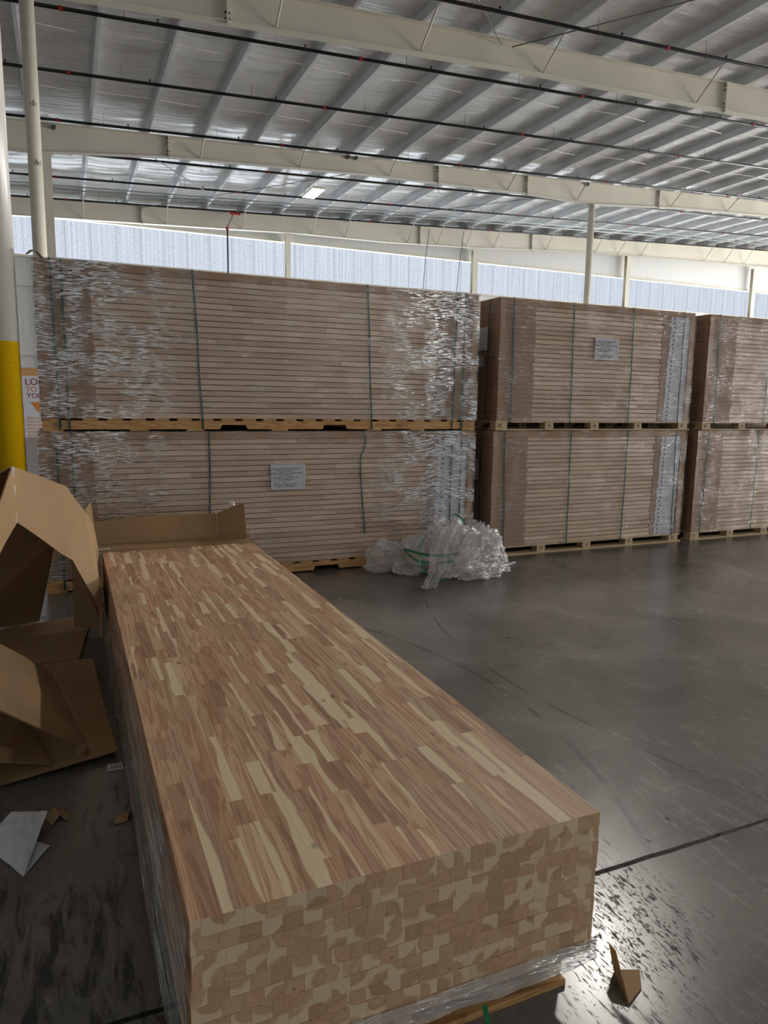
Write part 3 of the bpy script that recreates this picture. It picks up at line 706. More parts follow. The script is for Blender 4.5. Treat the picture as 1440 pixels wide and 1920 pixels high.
# film left on it
fs = empty('stretch_film_remnant', (0, 0, 0), 'clear stretch film still clinging to the left side and foot of the foreground stack', 'plastic film')
m = MB(); ny_, nz_ = 90, 9
for j in range(ny_+1):
    y = SY0-0.004+(SY1-SY0+0.03)*j/ny_
    for i in range(nz_+1):
        t = i/nz_; z = (ST-0.004-0.01*noise.noise((0, y*2, 1)))*(1-t) + (0.085+0.03*noise.noise((3, y*5, 0)))*t
        bul = 0.005+0.004*noise.noise((7, y*3, z*12)) + (0.016*t*t)*(1+noise.noise((1, y*1.3, 5)))
        m.v.append((SX0-0.004-max(0, bul), y, z))
for j in range(ny_):
    for i in range(nz_):
        a = j*(nz_+1)+i; m.f.append((a, a+1, a+nz_+2, a+nz_+1)); m.mi.append(0)
m.build('side_sheet', M_['film_side'], fs, smooth=True, fix=False)
m = MB(); nx_ = 60
for j in range(nx_+1):
    x = SX0-0.008+(SX1-SX0+0.016)*j/nx_
    for i in range(6):
        t = i/5; z = (0.172+0.004*noise.noise((x*7, 0, 0)))*(1-t)+(0.116+0.007*noise.noise((x*6, 2, 0)))*t
        m.v.append((x, SY0-0.006-0.008*t*(1+noise.noise((x*14, z*30, 0))), z))
for j in range(nx_):
    for i in range(5):
        a = j*6+i; m.f.append((a, a+6, a+7, a+1)); m.mi.append(0)
m.build('front_band', M_['film_band'], fs, smooth=True, fix=False)

# ------------------------------------------------------------------ wrapped packs
PY0, PY1 = 5.95, 6.93
_mesh_cache = {}
def cached(key, fn):
    if key not in _mesh_cache: _mesh_cache[key] = fn()
    return _mesh_cache[key]
def link_mesh(name, me, parent, loc=(0,0,0)):
    o = bpy.data.objects.new(name, me); C.objects.link(o); o.parent = parent; o.location = loc; return o
def back_pack(label, x0, x1, zb, zt):  # unseen second row, added so the gaps at pallet level stay dark
    t = empty('slab_pack', (x0, 7.05, zb), label, 'wrapped pallet', 'added packs of the second row'); W = x1-x0; H = zt-zb; D = 0.98
    m = MB(); m.box(0, W, 0, D, 0.078, 0.09); pal = m.build('pallet', M_['old_wood'], t)
    for fy in (0.0, D/2-0.05, D-0.1):
        m = MB(); m.box(0.0, W, fy, fy+0.1, 0.0, 0.0775); m.build('runner', M_['old_wood'], pal)
    m = MB()
    for k in range(24): m.box(0.01, W-0.01, 0.01, D-0.01, 0.092+k*0.0455, 0.092+k*0.0455+0.039)
    o = m.build('slab', M_['sleeve'], t); o['kind'] = 'stuff'
    m = MB(); m.box(0, W, 0, D, H-0.062, H-0.002); m.build('cardboard_cap', M_['cardboard_cap'], t)
    return t
def pack(label, x0, x1, zb, zt, kind, sl, sr, straps, side_straps=(), stickers=None, paper=None, side_papers=(), n=24, seed=0, skew=0.0):
    """x0..x1 outer box, zb underside of pallet, zt top; sl/sr where the end sleeves stop"""
    rr = random.Random(seed); t = empty('slab_pack', (x0, PY0, zb), label, 'wrapped pallet')
    W = x1-x0; D = PY1-PY0; H = zt-zb; P = 0.098 if kind == 'long' else 0.088
    mat_p = M_['pine'] if kind == 'long' else M_['old_wood']
    # pallet
    if kind == 'long':
        m = MB(); x = 0.28
        while x < W-0.2:
            m.box(x, x+0.11, 0.0, D, P-0.016, P); x += 0.175
        m.box(0.0, 0.12, 0, D, P-0.016, P); m.box(W-0.12, W, 0, D, P-0.016, P)
        pal = m.build('pallet', mat_p, t, 0.0015)
        nts = [(1.315, 1.548), (2.20, 2.433)] if zb > 0.5 else [(1.33, 1.56), (2.15, 2.40)]
        for yy_ in (0.0, D/2-0.02, D-0.04):
            m = MB(); b0 = 0.014; t1 = P-0.017; xs_ = [0.02]
            prof = [(0.0, b0)]
            for a, b in nts: prof += [(a, b0), (a+0.015, b0+0.035), (b-0.015, b0+0.035), (b, b0)]
            prof += [(W, b0), (W, t1), (0.0, t1)]
            # split into convex boxes
            cur = 0.0
            for a, b in nts:
                m.box(cur, a, yy_, yy_+0.04, b0, t1); m.prism_y([(a, b0+0.036), (b, b0+0.036), (b, t1), (a, t1)], yy_, yy_+0.04)
                m.prism_y([(a, b0), (a+0.018, b0+0.036), (a, b0+0.036)], yy_, yy_+0.04); m.prism_y([(b, b0), (b, b0+0.036), (b-0.018, b0+0.036)], yy_, yy_+0.04); cur = b
            m.box(cur, W, yy_, yy_+0.04, b0, t1)
            m.build('stringer', mat_p, pal)
        for xb in (0.0, 0.62, 1.05, 1.75, 2.62, 3.05, W-0.14):
            m = MB(); m.box(xb, xb+0.14, 0, D, 0.0, 0.0135); m.build('bottom_board', mat_p, pal)
        for xs1 in (0.03, W-0.85, W-0.2):       # small printed stamp
            m = MB()
            for a, b, c, d in ((0, .11, 0, .002), (0, .11, .036, .038), (0, .002, 0, .038), (.108, .11, 0, .038), (.04, .042, 0, .038)): m.box(xs1+a+0.04, xs1+b+0.04, -0.0015, -0.0005, 0.03+c, 0.03+d)
            for kk in range(4): m.box(xs1+0.088, xs1+0.138, -0.0015, -0.0005, 0.036+kk*0.008, 0.039+kk*0.008)
            for kk in range(3): m.box(xs1+0.048+kk*0.01, xs1+0.053+kk*0.01, -0.0015, -0.0005, 0.037, 0.062)
            m.build('stamp', M_['grey_wood'], pal)
    else:
        m = MB(); m.box(-0.01, W+0.01, -0.005, D, P-0.012, P); pal = m.build('pallet', mat_p, t)
        for yy_ in (0.0, D/2-0.05, D-0.1):
            for fx in (0.0, 0.245, 0.49, 0.735, 1.0):
                xb = fx*(W-0.13) + rr.uniform(-0.01, 0.01)
                m = MB(); m.box(xb, xb+(0.10 if 0 < fx < 1 else 0.13), yy_, yy_+0.10, 0.0125, P-0.0125)
                m.box(xb+0.03, xb+0.07, yy_-0.0012, yy_-0.0002, 0.028, 0.062, 1)
                m.build('block', [mat_p, M_['grey_wood']], pal, 0.002)
        m = MB(); m.box(-0.02, W+0.02, -0.02, 0.12, 0, 0.012); m.box(-0.02, W+0.02, D/2-0.06, D/2+0.06, 0, 0.012); m.box(-0.02, W+0.02, D-0.12, D, 0, 0.012)
        m.build('bottom_sheet', mat_p, pal)
    # slabs
    z0 = P+0.002; cap = 0.058; pitch = (H-cap-z0)/n; T = pitch*0.855
    wide = round(W, 3)
    def slabm():
        m = MB(); m.box(0.03, W-0.03, 0.012, D-0.012, 0, T); me = m.mesh('slab'); me.materials.append(M_['packwood']); return me
    sme = cached(('slab', wide, round(T, 4)), slabm)
    def slv(w_):
        m = MB(); m.box(0, w_, 0.007, D-0.007, -0.0005, pitch-0.0022); me = m.mesh('cardboard_sleeve'); me.materials.append(M_['sleeve']); return me
    le = cached(('sl', round(sl-x0, 2), round(pitch, 4)), lambda: slv(sl-x0-0.02)); ri = cached(('sr', round(x1-sr, 2), round(pitch, 4)), lambda: slv(x1-sr-0.02))
    stk = None
    if stickers:
        def smk():
            m = MB(); w_ = stickers[1]-stickers[0]
            m.box(0, w_, -0.0012, 0, 0, pitch*0.95)
            for kk in range(3): m.box(w_*0.36, w_*(0.60+0.1*(kk % 2)), -0.0018, -0.0013, pitch*(0.24+0.2*kk), pitch*(0.28+0.2*kk), 1)
            m.box(w_*0.13, w_*0.22, -0.0018, -0.0013, pitch*0.25, pitch*0.70, 1)
            me = m.mesh('sticker'); me.materials.append(M_['paper']); me.materials.append(M_['faint_ink']); return me
        stk = cached(('st', round(stickers[1]-stickers[0], 3), round(pitch, 4)), smk)
    for k in range(n):
        z = z0+k*pitch; jx = rr.uniform(-0.006, 0.006)
        s = link_mesh('slab', sme, t, (jx, rr.uniform(0, 0.003), z))
        link_mesh('cardboard_sleeve', le, s, (0.02+rr.uniform(-0.008, 0.008), 0, 0)); link_mesh('cardboard_sleeve', ri, s, (sr-x0+rr.uniform(-0.012, 0.012), 0, 0))
        if stk: link_mesh('sticker', stk, s, (stickers[0]-x0+rr.uniform(-0.008, 0.008)+skew*(0.5-k/n), 0.006, 0.001))
    # cap with a folded skirt
    m = MB(); zc = H-0.003
    m.box(0, W, 0, D, zc-0.006, zc); m.box(0, W, 0.0, 0.005, H-cap-0.004, zc-0.006); m.box(0, W, D-0.005, D, H-cap-0.004, zc-0.006)
    m.box(0, 0.005, 0.005, D-0.005, H-cap-0.004, zc-0.006); m.box(W-0.005, W, 0.005, D-0.005, H-cap-0.004, zc-0.006)
    m.build('cardboard_cap', M_['cardboard_cap'], t)
    # corner boards
    for cx_, sx_ in ((0, 1), (W, -1)):
        for cy0, sy_ in ((-0.004, 1), (D+0.004, -1)):
            m = MB(); a, b = sorted((cx_-sx_*0.004, cx_+sx_*0.062)); c, d = sorted((cy0, cy0+sy_*0.004)); m.box(a, b, c, d, P-0.02 if kind == 'long' else P, H-cap)
            a, b = sorted((cx_-sx_*0.004, cx_)); c, d = sorted((cy0, cy0+sy_*0.066)); m.box(a, b, c, d, P-0.02 if kind == 'long' else P, H-cap)
            m.build('corner_board', M_['cardboard_cap'], t)
    # straps (loops round pack and pallet)
    zlow = 0.014 if kind == 'long' else P-0.014
    for st in straps:
        xt, xb = st[0]-x0, st[1]-x0; wd = 0.017
        m = MB(); pts = [(xt, D+0.006, H-0.0005), (xt, -0.006, H-0.0005)]; K = 10
        if len(st) > 2: pts += [(px-x0, -0.0085, pz-zb) for px, pz in st[2]]
        else:
            for i in range(K+1):
                q = i/K; pts.append((xt+(xb-xt)*q+0.0025*math.sin(q*11+xt*9), -0.0085, (H-0.008)*(1-q)+(zlow)*q))
            pts += [(xb, 0.03, zlow-0.002)] if kind != 'long' else []
        m.ribbon(pts, (wd, 0, 0)); m.build('strap', M_['strap'], t)
    for ys_ in side_straps:
        m = MB(); m.ribbon([(-0.0085, ys_, H-0.004), (-0.0085, ys_+0.01, H*0.5), (-0.0085, ys_+0.02, zlow)], (0, 0.017, 0)); m.build('strap', M_['strap'], t)
    # printed sheet
    if paper:
        a, b, c, d = paper
        m = MB(); m.box(a-x0, b-x0, -0.0068, -0.0052, c-zb, d-zb); po = m.build('label_sheet', M_['paper'], t)
        tx = ['Company Name: US Intl Wood', 'Item #: BL0230 W', 'Description: TRTC Acacia Butcher Block', 'Species: Acacia', 'Dimensions: 1.5" x 30" x 144"', 'PO #: 100000-01 W', 'Qty: 25', 'Ship Date: September 2025', 'MADE IN VIETNAM']
        hh = d-c; ww = b-a
        for i, s in enumerate(tx):
            text(s, hh*0.088, (a-x0+ww*0.42, -0.0073, d-zb-hh*(0.20+0.088*i)), M_['ink'], po, 'lettering', align='CENTER')
        m = MB(); e = 0.0012
        X0, X1, Z0, Z1 = a-x0+ww*0.09, b-x0-ww*0.09, c-zb+hh*0.11, d-zb-hh*0.12
        for q in ((X0, X1, Z0, Z0+e), (X0, X1, Z1-e, Z1), (X0, X0+e, Z0, Z1), (X1-e, X1, Z0, Z1)): m.box(q[0], q[1], -0.0074, -0.0069, q[2], q[3])
        m.build('printed_border', M_['faint_ink'], po)
    for (ya, yb, za, zb_) in side_papers:
        m = MB(); m.box(-0.0095, -0.008, ya, yb, za-zb, zb_-zb)
        for kk in range(5): m.box(-0.0101, -0.0096, ya+(yb-ya)*0.2, yb-(yb-ya)*0.2, zb_-zb-(zb_-za)*(0.2+0.12*kk), zb_-zb-(zb_-za)*(0.19+0.12*kk), 1)
        m.build('side_sheet', [M_['paper'], M_['faint_ink']], t)
    # stretch film shell
    m = MB(); e = 0.014; zf = P-0.01 if kind != 'long' else P-0.0
    def grid(fn, nu, nv):
        n = len(m.v)
        for i in range(nu+1):
            for j in range(nv+1): m.v.append(fn(i/nu, j/nv))
        for i in range(nu):
            for j in range(nv):
                a = n+i*(nv+1)+j; m.f.append((a, a+nv+1, a+nv+2, a+1)); m.mi.append(0)
    def wob(a, b): return 0.006*noise.noise((a*5+seed, b*14, seed*1.7))
    zr = lambda q: zf+0.012*noise.noise((q*7, seed, 0))
    grid(lambda u, v: (-e+(W+2*e)*u, -e-max(-0.003, wob(u*W, v)), zr(u*W)+(H+0.004-zr(u*W))*v), 60, 12)
    grid(lambda u, v: (-e-max(-0.003, wob(u*D+3, v)), D+e-(D+2*e)*u, zf+(H+0.004-zf)*v), 14, 12)
    grid(lambda u, v: (W+e+max(-0.003, wob(u*D+7, v)), -e+(D+2*e)*u, zf+(H+0.004-zf)*v), 14, 12)
    grid(lambda u, v: (W+e-(W+2*e)*u, D+e, zf+(H+0.004-zf)*v), 20, 6)
    grid(lambda u, v: (-e+(W+2*e)*u, -e+(D+2*e)*v, H+0.004+0.003*noise.noise((u*W*4, v*8, seed))), 60, 16)
    m.build('stretch_film', M_['film'] if kind == 'long' else M_['film_calm'], t, smooth=True, fix=False)
    return t

ZJ = 1.248
pk = pack('long shrink-wrapped pack of twelve-foot slabs on top, left of the row', -0.168, 3.558, ZJ, 2.503, 'long', 0.21, 3.14,
     [(-0.063, -0.044), (0.012, 0.019), (0.956, 1.008), (2.441, 2.491), (3.33, 3.309), (3.415, 3.412)], n=24, seed=1)
# torn curl on its upper left corner
m = MB()
for i in range(9):
    q = i/8; m.v += [(-0.03+0.10*q, -0.03, 1.245+0.035*math.sin(q*PI)+0.02*(1-q)), (-0.05+0.10*q, 0.05, 1.255+0.045*math.sin(q*PI)+0.02*(1-q))]
for i in range(8): m.f.append((2*i, 2*i+2, 2*i+3, 2*i+1)); m.mi.append(0)
o = m.build('torn_corner', M_['cardboard'], pk); s_ = o.modifiers.new('th', 'SOLIDIFY'); s_.thickness = 0.004
wavy = [(2.415, 1.227), (2.43, 1.19), (2.435, 1.14), (2.425, 1.09), (2.395, 1.04), (2.385, 0.98), (2.388, 0.9), (2.392, 0.80), (2.405, 0.65), (2.42, 0.5), (2.436, 0.318)]
pack('long shrink-wrapped pack of twelve-foot slabs at the bottom, white sheet in its middle', -0.20, 3.556, 0.0, ZJ-0.004, 'long', 0.19, 3.08,
     [(-0.082, -0.071), (0.024, 0.041), (1.056, 1.047), (2.415, 2.43, wavy), (3.314, 3.307), (3.417, 3.413)], stickers=(3.16, 3.475), paper=(1.569, 1.875, 0.747, 0.962), n=24, seed=2, skew=-0.05)
pack('shorter upper wrapped pack in the middle with a white sheet and white stickers', 3.80, 6.272, ZJ, 2.503, 'short', 4.215, 5.84,
     [(3.947, 3.955), (4.648, 4.671), (5.416, 5.426), (6.114, 6.115)], (0.18,), (5.93, 6.225), (4.938, 5.243, 1.963, 2.18), [(0.20, 0.42, 2.02, 2.24), (0.26, 0.42, 1.86, 1.96)], n=25, seed=3, skew=-0.03)
pack('shorter lower wrapped pack in the middle, standing on the floor beside the film heap', 3.775, 6.268, 0.0, ZJ-0.004, 'short', 4.19, 5.84,
     [(3.894, 3.933), (4.693, 4.705), (5.437, 5.426), (6.115, 6.15)], (0.20,), (5.92, 6.20), None, [(0.25, 0.40, 0.74, 0.95), (0.30, 0.42, 1.05, 1.14)], n=25, seed=4, skew=-0.04)
pack('upper wrapped pack cut off by the right edge of the picture', 6.495, 8.96, ZJ, 2.508, 'short', 6.925, 8.50,
     [(6.635, 6.663), (7.445, 7.45), (8.2, 8.2), (8.8, 8.8)], (0.2,), None, None, [], n=24, seed=5)
pack('lower wrapped pack cut off by the right edge of the picture', 6.45, 8.92, 0.0, ZJ-0.004, 'short', 6.857, 8.46,
     [(6.61, 6.581), (7.406, 7.399), (8.15, 8.15), (8.75, 8.75)], (0.2,), None, None, [], n=24, seed=6)

for x0, x1 in ((-0.17, 3.56), (3.8, 6.27), (6.49, 8.96)):
    for zb, zt in ((0.0, 1.244), (1.248, 2.49)): back_pack('unseen pack added in a second row to keep the gaps between front packs dark', x0, x1, zb, zt)
# ------------------------------------------------------------------ cardboard
def sheet(name, polys, parent=None, th=0.006, mat='cardboard', sub=0):
    """polys: list of vertex lists sharing coordinates; welded into one folded sheet"""
    m = MB()
    for p in polys:
        n = len(m.v); m.v += [tuple(q) for q in p]; m.f.append(tuple(range(n, n+len(p)))); m.mi.append(0)
    me = m.mesh(name); me.materials.append(M_[mat])
    bm = bmesh.new(); bm.from_mesh(me); bmesh.ops.remove_doubles(bm, verts=bm.verts, dist=1e-4)
    bmesh.ops.triangulate(bm, faces=[f for f in bm.faces if len(f.verts) > 3])
    if sub:
        bmesh.ops.subdivide_edges(bm, edges=bm.edges, cuts=sub, use_grid_fill=True)
        for v in bm.verts:
            v.co += Vector((noise.noise(v.co*4), noise.noise(v.co*4+Vector((9, 0, 0))), noise.noise(v.co*4+Vector((0, 9, 0)))))*0.008
    bm.to_mesh(me); bm.free()
    o = bpy.data.objects.new(name, me); C.objects.link(o)
    if parent: o.parent = parent
    s = o.modifiers.new('thick', 'SOLIDIFY'); s.thickness = th; s.offset = 0
    return o
A, B, Cc, Dd = (-0.235, 3.60, 1.191), (-0.016, 4.05, 1.044), (0.057, 4.25, 0.891), (0.112, 4.40, 0.758)
E_, G, Hh = (0.132, 4.10, 0.339), (-0.010, 4.05, 0.646), (-0.232, 3.60, 0.936)
Bm = (-0.002, 4.06, 1.02)
tent = empty('bent_cardboard_lid', (-0.2, 4.2, 0), 'large bent cardboard lid standing arched beside the far left end of the slabs', 'cardboard')
tent.location = (0, 0, 0)
sheet('front_skirt', [[A, B, G, Hh], [B, Cc, E_, G], [Cc, Dd, E_]], tent, sub=3)
sheet('left_skirt', [[A, Hh, (-0.283, 3.35, 0.854), (-0.27, 3.35, 1.08)], [(-0.27, 3.35, 1.08), (-0.283, 3.35, 0.854), (-0.40, 2.95, 0.50), (-0.42, 2.9, 0.84)]], tent, sub=2)
sheet('back_panel', [[(-0.245, 3.62, 1.185), (-0.04, 4.02, 1.05), (-0.088, 4.45, 0.699), (-0.30, 4.3, 0.957)], [(-0.30, 4.3, 0.957), (-0.088, 4.45, 0.699), (-0.225, 5.1, 0.035), (-0.70, 5.0, 0.035), (-0.62, 4.3, 0.9)],
      [(-0.245, 3.62, 1.185), (-0.30, 4.3, 0.957), (-0.62, 4.3, 0.9), (-0.55, 3.6, 1.02)]], tent, sub=2)
sheet('end_panel', [[Dd, (0.143, 4.86, 0.56), (0.150, 4.80, 0.035), (0.132, 4.40, 0.05), E_], [(0.143, 4.86, 0.56), (0.150, 4.80, 0.035), (-0.02, 4.88, 0.035), (-0.01, 4.80, 0.50)]], tent)
sheet('torn_flap', [[(0.075, 4.75, 0.82), (0.112, 4.78, 0.86), (0.125, 4.84, 0.70), (0.115, 4.8, 0.66)]], tent)
m = MB(); pts = []
for i in range(14):
    q = i/13; P_ = Vector(A)*(1-q)+Vector(Hh)*q; rr_ = 0.006+0.003*noise.noise((q*9, 0, 0))
    pts.append((P_+Vector((0.006*noise.noise((q*6, 1, 0)), -0.004, 0)), rr_))
for (a, ra), (b, rb) in zip(pts, pts[1:]): m.tube(a, b, ra, 6, rb)
m.build('torn_edge', M_['paper'], tent)

# flattened box with raised flap on the floor
bx = empty('flattened_cardboard_box', (0, 0, 0), 'flattened cardboard box with raised flap on the floor left of the slabs', 'cardboard')
sheet('floor_panel', [[(-0.75, 2.80, 0.012), (-0.30, 2.945, 0.016), (0.13, 3.04, 0.03), (0.10, 3.6, 0.02), (0.075, 4.28, 0.012), (0.0, 4.31, 0.010), (-0.15, 4.30, 0.012), (-0.75, 4.1, 0.012)]], bx)
sheet('rear_panel', [[(0.0, 4.315, 0.014), (0.10, 5.2, 0.02), (-0.16, 5.13, 0.02), (-0.60, 5.0, 0.014), (-0.60, 4.28, 0.014)]], bx)
sheet('raised_flap', [[(0.021, 3.07, 0.036), (-0.284, 2.95, 0.318), (-0.55, 2.85, 0.50), (-0.60, 3.70, 0.52), (-0.343, 3.75, 0.327), (-0.144, 4.10, 0.040)]], bx, sub=3)
sheet('inner_flap', [[(-0.12, 3.02, 0.03), (-0.30, 2.97, 0.10), (-0.6, 2.9, 0.16), (-0.6, 3.4, 0.16), (-0.25, 3.5, 0.06)]], bx)
def crumple(name, c, r, mat, parent=None, seed=0, sc=(1, 1, 1), sub=3, amp=0.5, freq=3.0, flat=None):
    bm = bmesh.new(); bmesh.ops.create_icosphere(bm, subdivisions=sub, radius=1.0)
    for v in bm.verts:
        d = v.co.normalized(); k = 1+amp*noise.noise(d*freq+Vector((seed*3.1, 0, 0)))+amp*0.55*(abs(noise.noise(d*freq*2.3+Vector((0, seed, 0))))*2-0.5)+amp*0.25*noise.noise(d*freq*6)
        k = max(0.55, min(1.35, k)); v.co = Vector((d.x*sc[0], d.y*sc[1], d.z*sc[2]))*k*r
        v.co += Vector(c)
        if flat is not None and v.co.z < flat: v.co.z = flat+0.002*abs(noise.noise(v.co*40))
    me = bpy.data.meshes.new(name); bm.to_mesh(me); bm.free(); me.materials.append(M_[mat])
    o = bpy.data.objects.new(name, me); C.objects.link(o)
    if parent: o.parent = parent
    return o
crumple('tape_clump', (-0.01, 3.06, 0.045), 0.022, 'cardboard', bx, 3, (1, 1, 1.2), 3)
# small label scrap by the box
lp = MB(); lp.box(0.085, 0.145, 2.93, 2.985, 0.001, 0.003); lp2 = lp.build('label_scrap', M_['paper']); tag(lp2, 'small scribbled label scrap on the floor against the slab stack', 'paper scrap')
m = MB()
for k in range(5): m.tube((0.094+0.01*k, 2.94, 0.0035), (0.101+0.010*k, 2.975-0.008*(k % 2), 0.0035), 0.0016, 4)
m.build('scribble', M_['ink'], lp2)

# end tray of cardboard lying at the far end of the slabs
ty = empty('cardboard_end_cap', (0, 0, 0), 'torn cardboard end cap lying across the far end of the slab stack', 'cardboard')
sheet('tray_floor', [[(0.130, 4.885, 0.521), (1.165, 4.895, 0.518), (1.165, 5.06, 0.530), (0.130, 5.05, 0.530)]], ty, th=0.012)
sheet('tray_wall', [[(0.13, 5.055, 0.530), (0.945, 5.06, 0.530), (0.940, 5.075, 0.705), (0.50, 5.07, 0.708), (0.128, 5.065, 0.688)]], ty)
sheet('tray_flap', [[(0.950, 5.06, 0.532), (0.945, 5.07, 0.708), (1.12, 4.99, 0.787), (1.135, 4.97, 0.528)]], ty)
m = MB(); m.box(0.948, 0.955, 5.05, 5.058, 0.53, 0.70); m.build('tray_fold', M_['cardboard'], ty)
m = MB()
for k in range(9): m.tube((0.145+0.008*k, 4.889, 0.5285+0.002*(k % 3)), (0.156+0.008*k, 4.91, 0.5285+0.002*((k+1) % 3)), 0.0022, 4)
m.build('tape_residue', M_['paper'], ty)
crumple('film_scrap', (1.045, 5.04, 0.775), 0.020, 'film_heap', ty, 5)

# cardboard corner scraps on the floor, each a folded piece
def scrap(loc, rot, w_, h_, label, ang=0.9, lean=0.0):
    c, s = math.cos(ang), math.sin(ang)
    o = sheet('cardboard_scrap', [[(0, -h_/2, 0), (0, h_/2, 0), (w_, h_/2-0.008, 0.0), (w_, -h_/2+0.004, 0.0)], [(0, -h_/2, 0), (0, h_/2, 0), (-w_*c, h_/2, w_*s), (-w_*c, -h_/2+0.006, w_*s*0.9)]], th=0.004)
    o.location = loc; o.rotation_euler = (0, lean, rot); tag(o, label, 'cardboard scrap'); return o
o = sheet('cardboard_scrap', [[(1.232, 1.210, 0.004), (1.300, 1.238, 0.004), (1.337, 1.285, 0.004), (1.275, 1.312, 0.004)], [(1.232, 1.210, 0.004), (1.275, 1.312, 0.004), (1.268, 1.328, 0.072), (1.262, 1.30, 0.075)]], th=0.004)
tag(o, 'folded cardboard scrap standing in the bright floor patch right of the stack', 'cardboard scrap')
o = sheet('cardboard_scrap', [[(-0.141, 2.66, 0.003), (-0.108, 2.70, 0.018), (-0.090, 2.64, 0.016), (-0.115, 2.60, 0.003)], [(-0.108, 2.70, 0.018), (-0.062, 2.665, 0.003), (-0.068, 2.615, 0.003), (-0.090, 2.64, 0.016)]], th=0.003)
tag(o, 'small bent cardboard scrap on the floor beside the crumpled white paper', 'cardboard scrap')
o = sheet('cardboard_scrap', [[(0.086, 2.525, 0.003), (0.130, 2.53, 0.003), (0.138, 2.585, 0.003), (0.098, 2.585, 0.003)], [(0.130, 2.53, 0.003), (0.138, 2.585, 0.003), (0.152, 2.62, 0.05), (0.145, 2.57, 0.055)]], th=0.003)
tag(o, 'small cardboard scrap on the floor touching the left foot of the stack', 'cardboard scrap')

# crumpled white paper
m = MB(); N_ = 14
P00, P10, P11, P01 = Vector((-0.33, 2.58, 0.004)), Vector((-0.193, 2.335, 0.004)), Vector((-0.128, 2.62, 0.05)), Vector((-0.25, 2.72, 0.02))
for i in range(N_+1):
    for j in range(N_+1):
        u, v = i/N_, j/N_; p = (P00*(1-u)+P10*u)*(1-v)+(P01*(1-u)+P11*u)*v
        p.z += 0.02*math.sin(PI*u)*math.sin(PI*v)+0.006*noise.noise((u*5, v*5, 3)); p.z = max(p.z, 0.003)
        m.v.append(tuple(p))
for i in range(N_):
    for j in range(N_):
        a = i*(N_+1)+j; m.f.append((a, a+N_+1, a+N_+2, a+1)); m.mi.append(0)
n = len(m.v); m.v += [(-0.193, 2.335, 0.003), (-0.128, 2.46, 0.006), (-0.118, 2.475, 0.004), (-0.18, 2.42, 0.002), (-0.17, 2.53, 0.004)]
m.f.append((n, n+1, n+2, n+4, n+3)); m.mi.append(0)
o = m.build('crumpled_paper', M_['paper'], smooth=False); s_ = o.modifiers.new('th', 'SOLIDIFY'); s_.thickness = 0.0012
tag(o, 'crumpled white sheet of paper on the dark floor at the left edge', 'paper')

# ------------------------------------------------------------------ film heap with straps
hp = empty('film_heap', (0, 0, 0), 'heap of crumpled clear stretch film on the floor before the long stack', 'plastic film')
blobs = [((2.74, 5.62, 0.13), 0.19, (1.15, 0.8, 0.9), 1), ((2.55, 5.74, 0.12), 0.16, (1.1, 0.8, 0.95), 2), ((3.06, 5.50, 0.25), 0.22, (0.95, 0.85, 1.15), 3),
         ((3.30, 5.42, 0.17), 0.24, (1.1, 0.9, 0.95), 4), ((3.44, 5.62, 0.20), 0.16, (0.85, 0.9, 1.35), 5), ((2.92, 5.60, 0.20), 0.18, (1, 0.7, 1), 6), ((3.15, 5.22, 0.06), 0.13, (1.3, 0.8, 0.6), 7), ((3.33, 5.25, 0.06), 0.12, (1.2, 0.8, 0.6), 9)]
for i, (c, r, sc, sd) in enumerate(blobs):
    crumple('film_fold', c, r, 'film_heap', hp, sd, sc, 5, 0.34, 1.8, 0.004)
def drape(pts, wd, parent, name='film_tail', seed=0):
    m = MB(); K = 22; J = 8
    for i in range(K+1):
        q = i/K*(len(pts)-1); a = min(int(q), len(pts)-2); f = q-a; p = Vector(pts[a])*(1-f)+Vector(pts[a+1])*f; ww = wd[a]*(1-f)+wd[a+1]*f
        for j in range(J+1):
            s = (j/J-0.5)*ww; m.v.append((p.x+s*0.95, p.y+0.03*math.sin(j*2.3+seed)+0.02*noise.noise((i*0.4, j*0.7, seed))-0.02, max(0.004, p.z+0.02*noise.noise((i*0.5, j, seed)))))
    for i in range(K):
        for j in range(J):
            a = i*(J+1)+j; m.f.append((a, a+1, a+J+2, a+J+1)); m.mi.append(0)
    m.build(name, M_['film_heap'], parent, fix=False)
drape([(3.0, 5.33, 0.46), (2.86, 5.22, 0.30), (2.72, 5.10, 0.12), (2.62, 5.02, 0.02)], [0.30, 0.26, 0.12, 0.13], hp, seed=1)
drape([(3.25, 5.25, 0.40), (3.05, 5.18, 0.22), (2.85, 5.13, 0.06)], [0.25, 0.30, 0.18], hp, seed=2)
drape([(3.45, 5.50, 0.38), (3.47, 5.38, 0.20), (3.42, 5.22, 0.04)], [0.22, 0.24, 0.26], hp, seed=3)
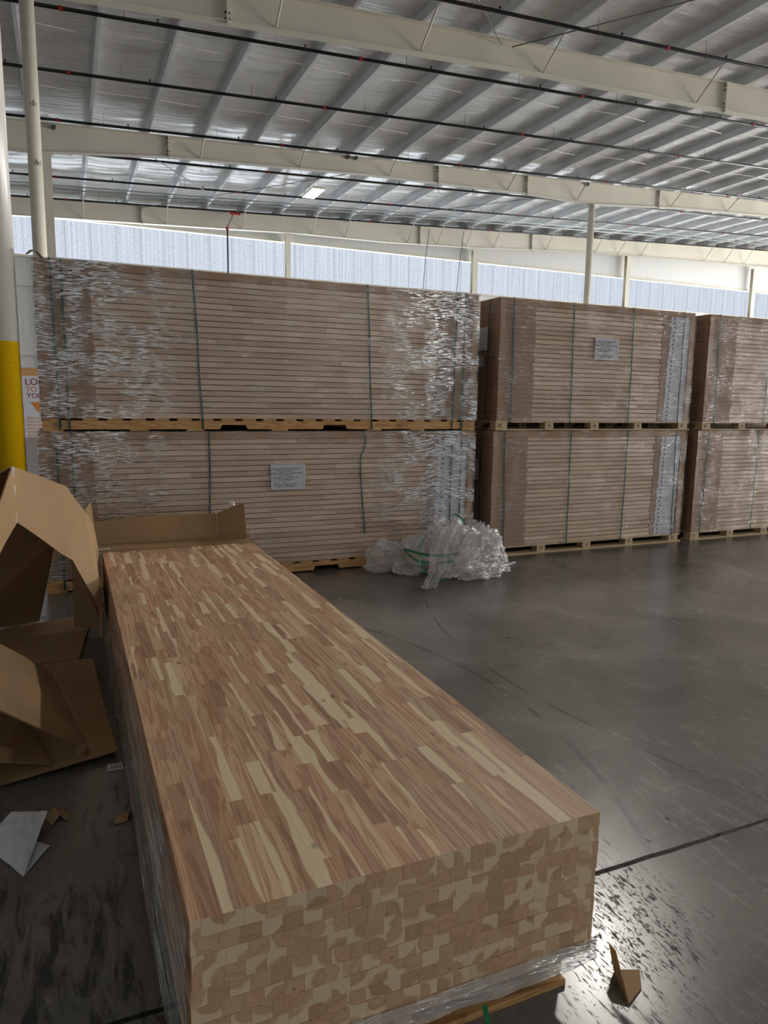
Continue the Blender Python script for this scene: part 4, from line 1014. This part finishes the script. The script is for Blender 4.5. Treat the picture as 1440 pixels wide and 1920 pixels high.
# loose green straps in the heap
def spline(pts, k=8):
    out = []
    P_ = [Vector(pts[0])]+[Vector(p) for p in pts]+[Vector(pts[-1])]
    for i in range(1, len(P_)-2):
        for s in range(k):
            t = s/k; a, b, c, d = P_[i-1], P_[i], P_[i+1], P_[i+2]
            out.append(0.5*((2*b)+(c-a)*t+(2*a-5*b+4*c-d)*t*t+(3*b-a-3*c+d)*t**3))
    out.append(P_[-2]); return out
ls = [([(2.55, 5.35, 0.28), (2.70, 5.25, 0.24), (2.85, 5.22, 0.23), (3.0, 5.20, 0.24)], (0, 0.004, 0.022), 'loose green strap lying across the left of the film heap, upper'),
      ([(2.55, 5.35, 0.28), (2.62, 5.28, 0.20), (2.78, 5.24, 0.16), (2.98, 5.22, 0.17)], (0, 0.004, 0.020), 'loose green strap lying across the left of the film heap, lower'),
      ([(2.88, 5.4, 0.43), (2.76, 5.36, 0.38), (2.68, 5.30, 0.28), (2.66, 5.24, 0.16), (2.72, 5.18, 0.08), (2.84, 5.10, 0.04)], (0.018, 0.004, 0.008), 'green strap looping down the front left of the film heap'),
      ([(3.12, 5.70, 0.46), (3.20, 5.66, 0.50), (3.26, 5.62, 0.46), (3.28, 5.60, 0.40)], (0.018, 0.0, 0.006), 'green strap arching out of the top of the film heap'),
      ([(3.20, 5.60, 0.42), (3.30, 5.58, 0.40), (3.40, 5.60, 0.36)], (0.0, 0.006, 0.016), 'short green strap end at the upper right of the film heap')]
for pts, wv, lb in ls:
    m = MB(); m.ribbon(spline(pts), wv, 0.0014); tag(m.build('green_strap', M_['strap_bright'], smooth=False), lb, 'strap')
# white strip on the floor right of the heap
m = MB(); m.ribbon(spline([(3.50, 5.52, 0.012), (3.58, 5.50, 0.010), (3.70, 5.54, 0.010), (3.86, 5.62, 0.010)]), (0.004, 0.022, 0.0), 0.012)
tag(m.build('foam_strip', M_['paper']), 'pale foam strip on the floor right of the film heap', 'strip')
# green strap end by the foreground pallet
m = MB(); m.ribbon(spline([(0.86, 1.30, 0.060), (0.83, 1.22, 0.035), (0.79, 1.16, 0.010), (0.74, 1.12, 0.004)]), (0.016, 0.006, 0.0), 0.0014)
tag(m.build('green_strap', M_['strap_bright']), 'green strap end trailing from the foreground pallet onto the floor', 'strap')
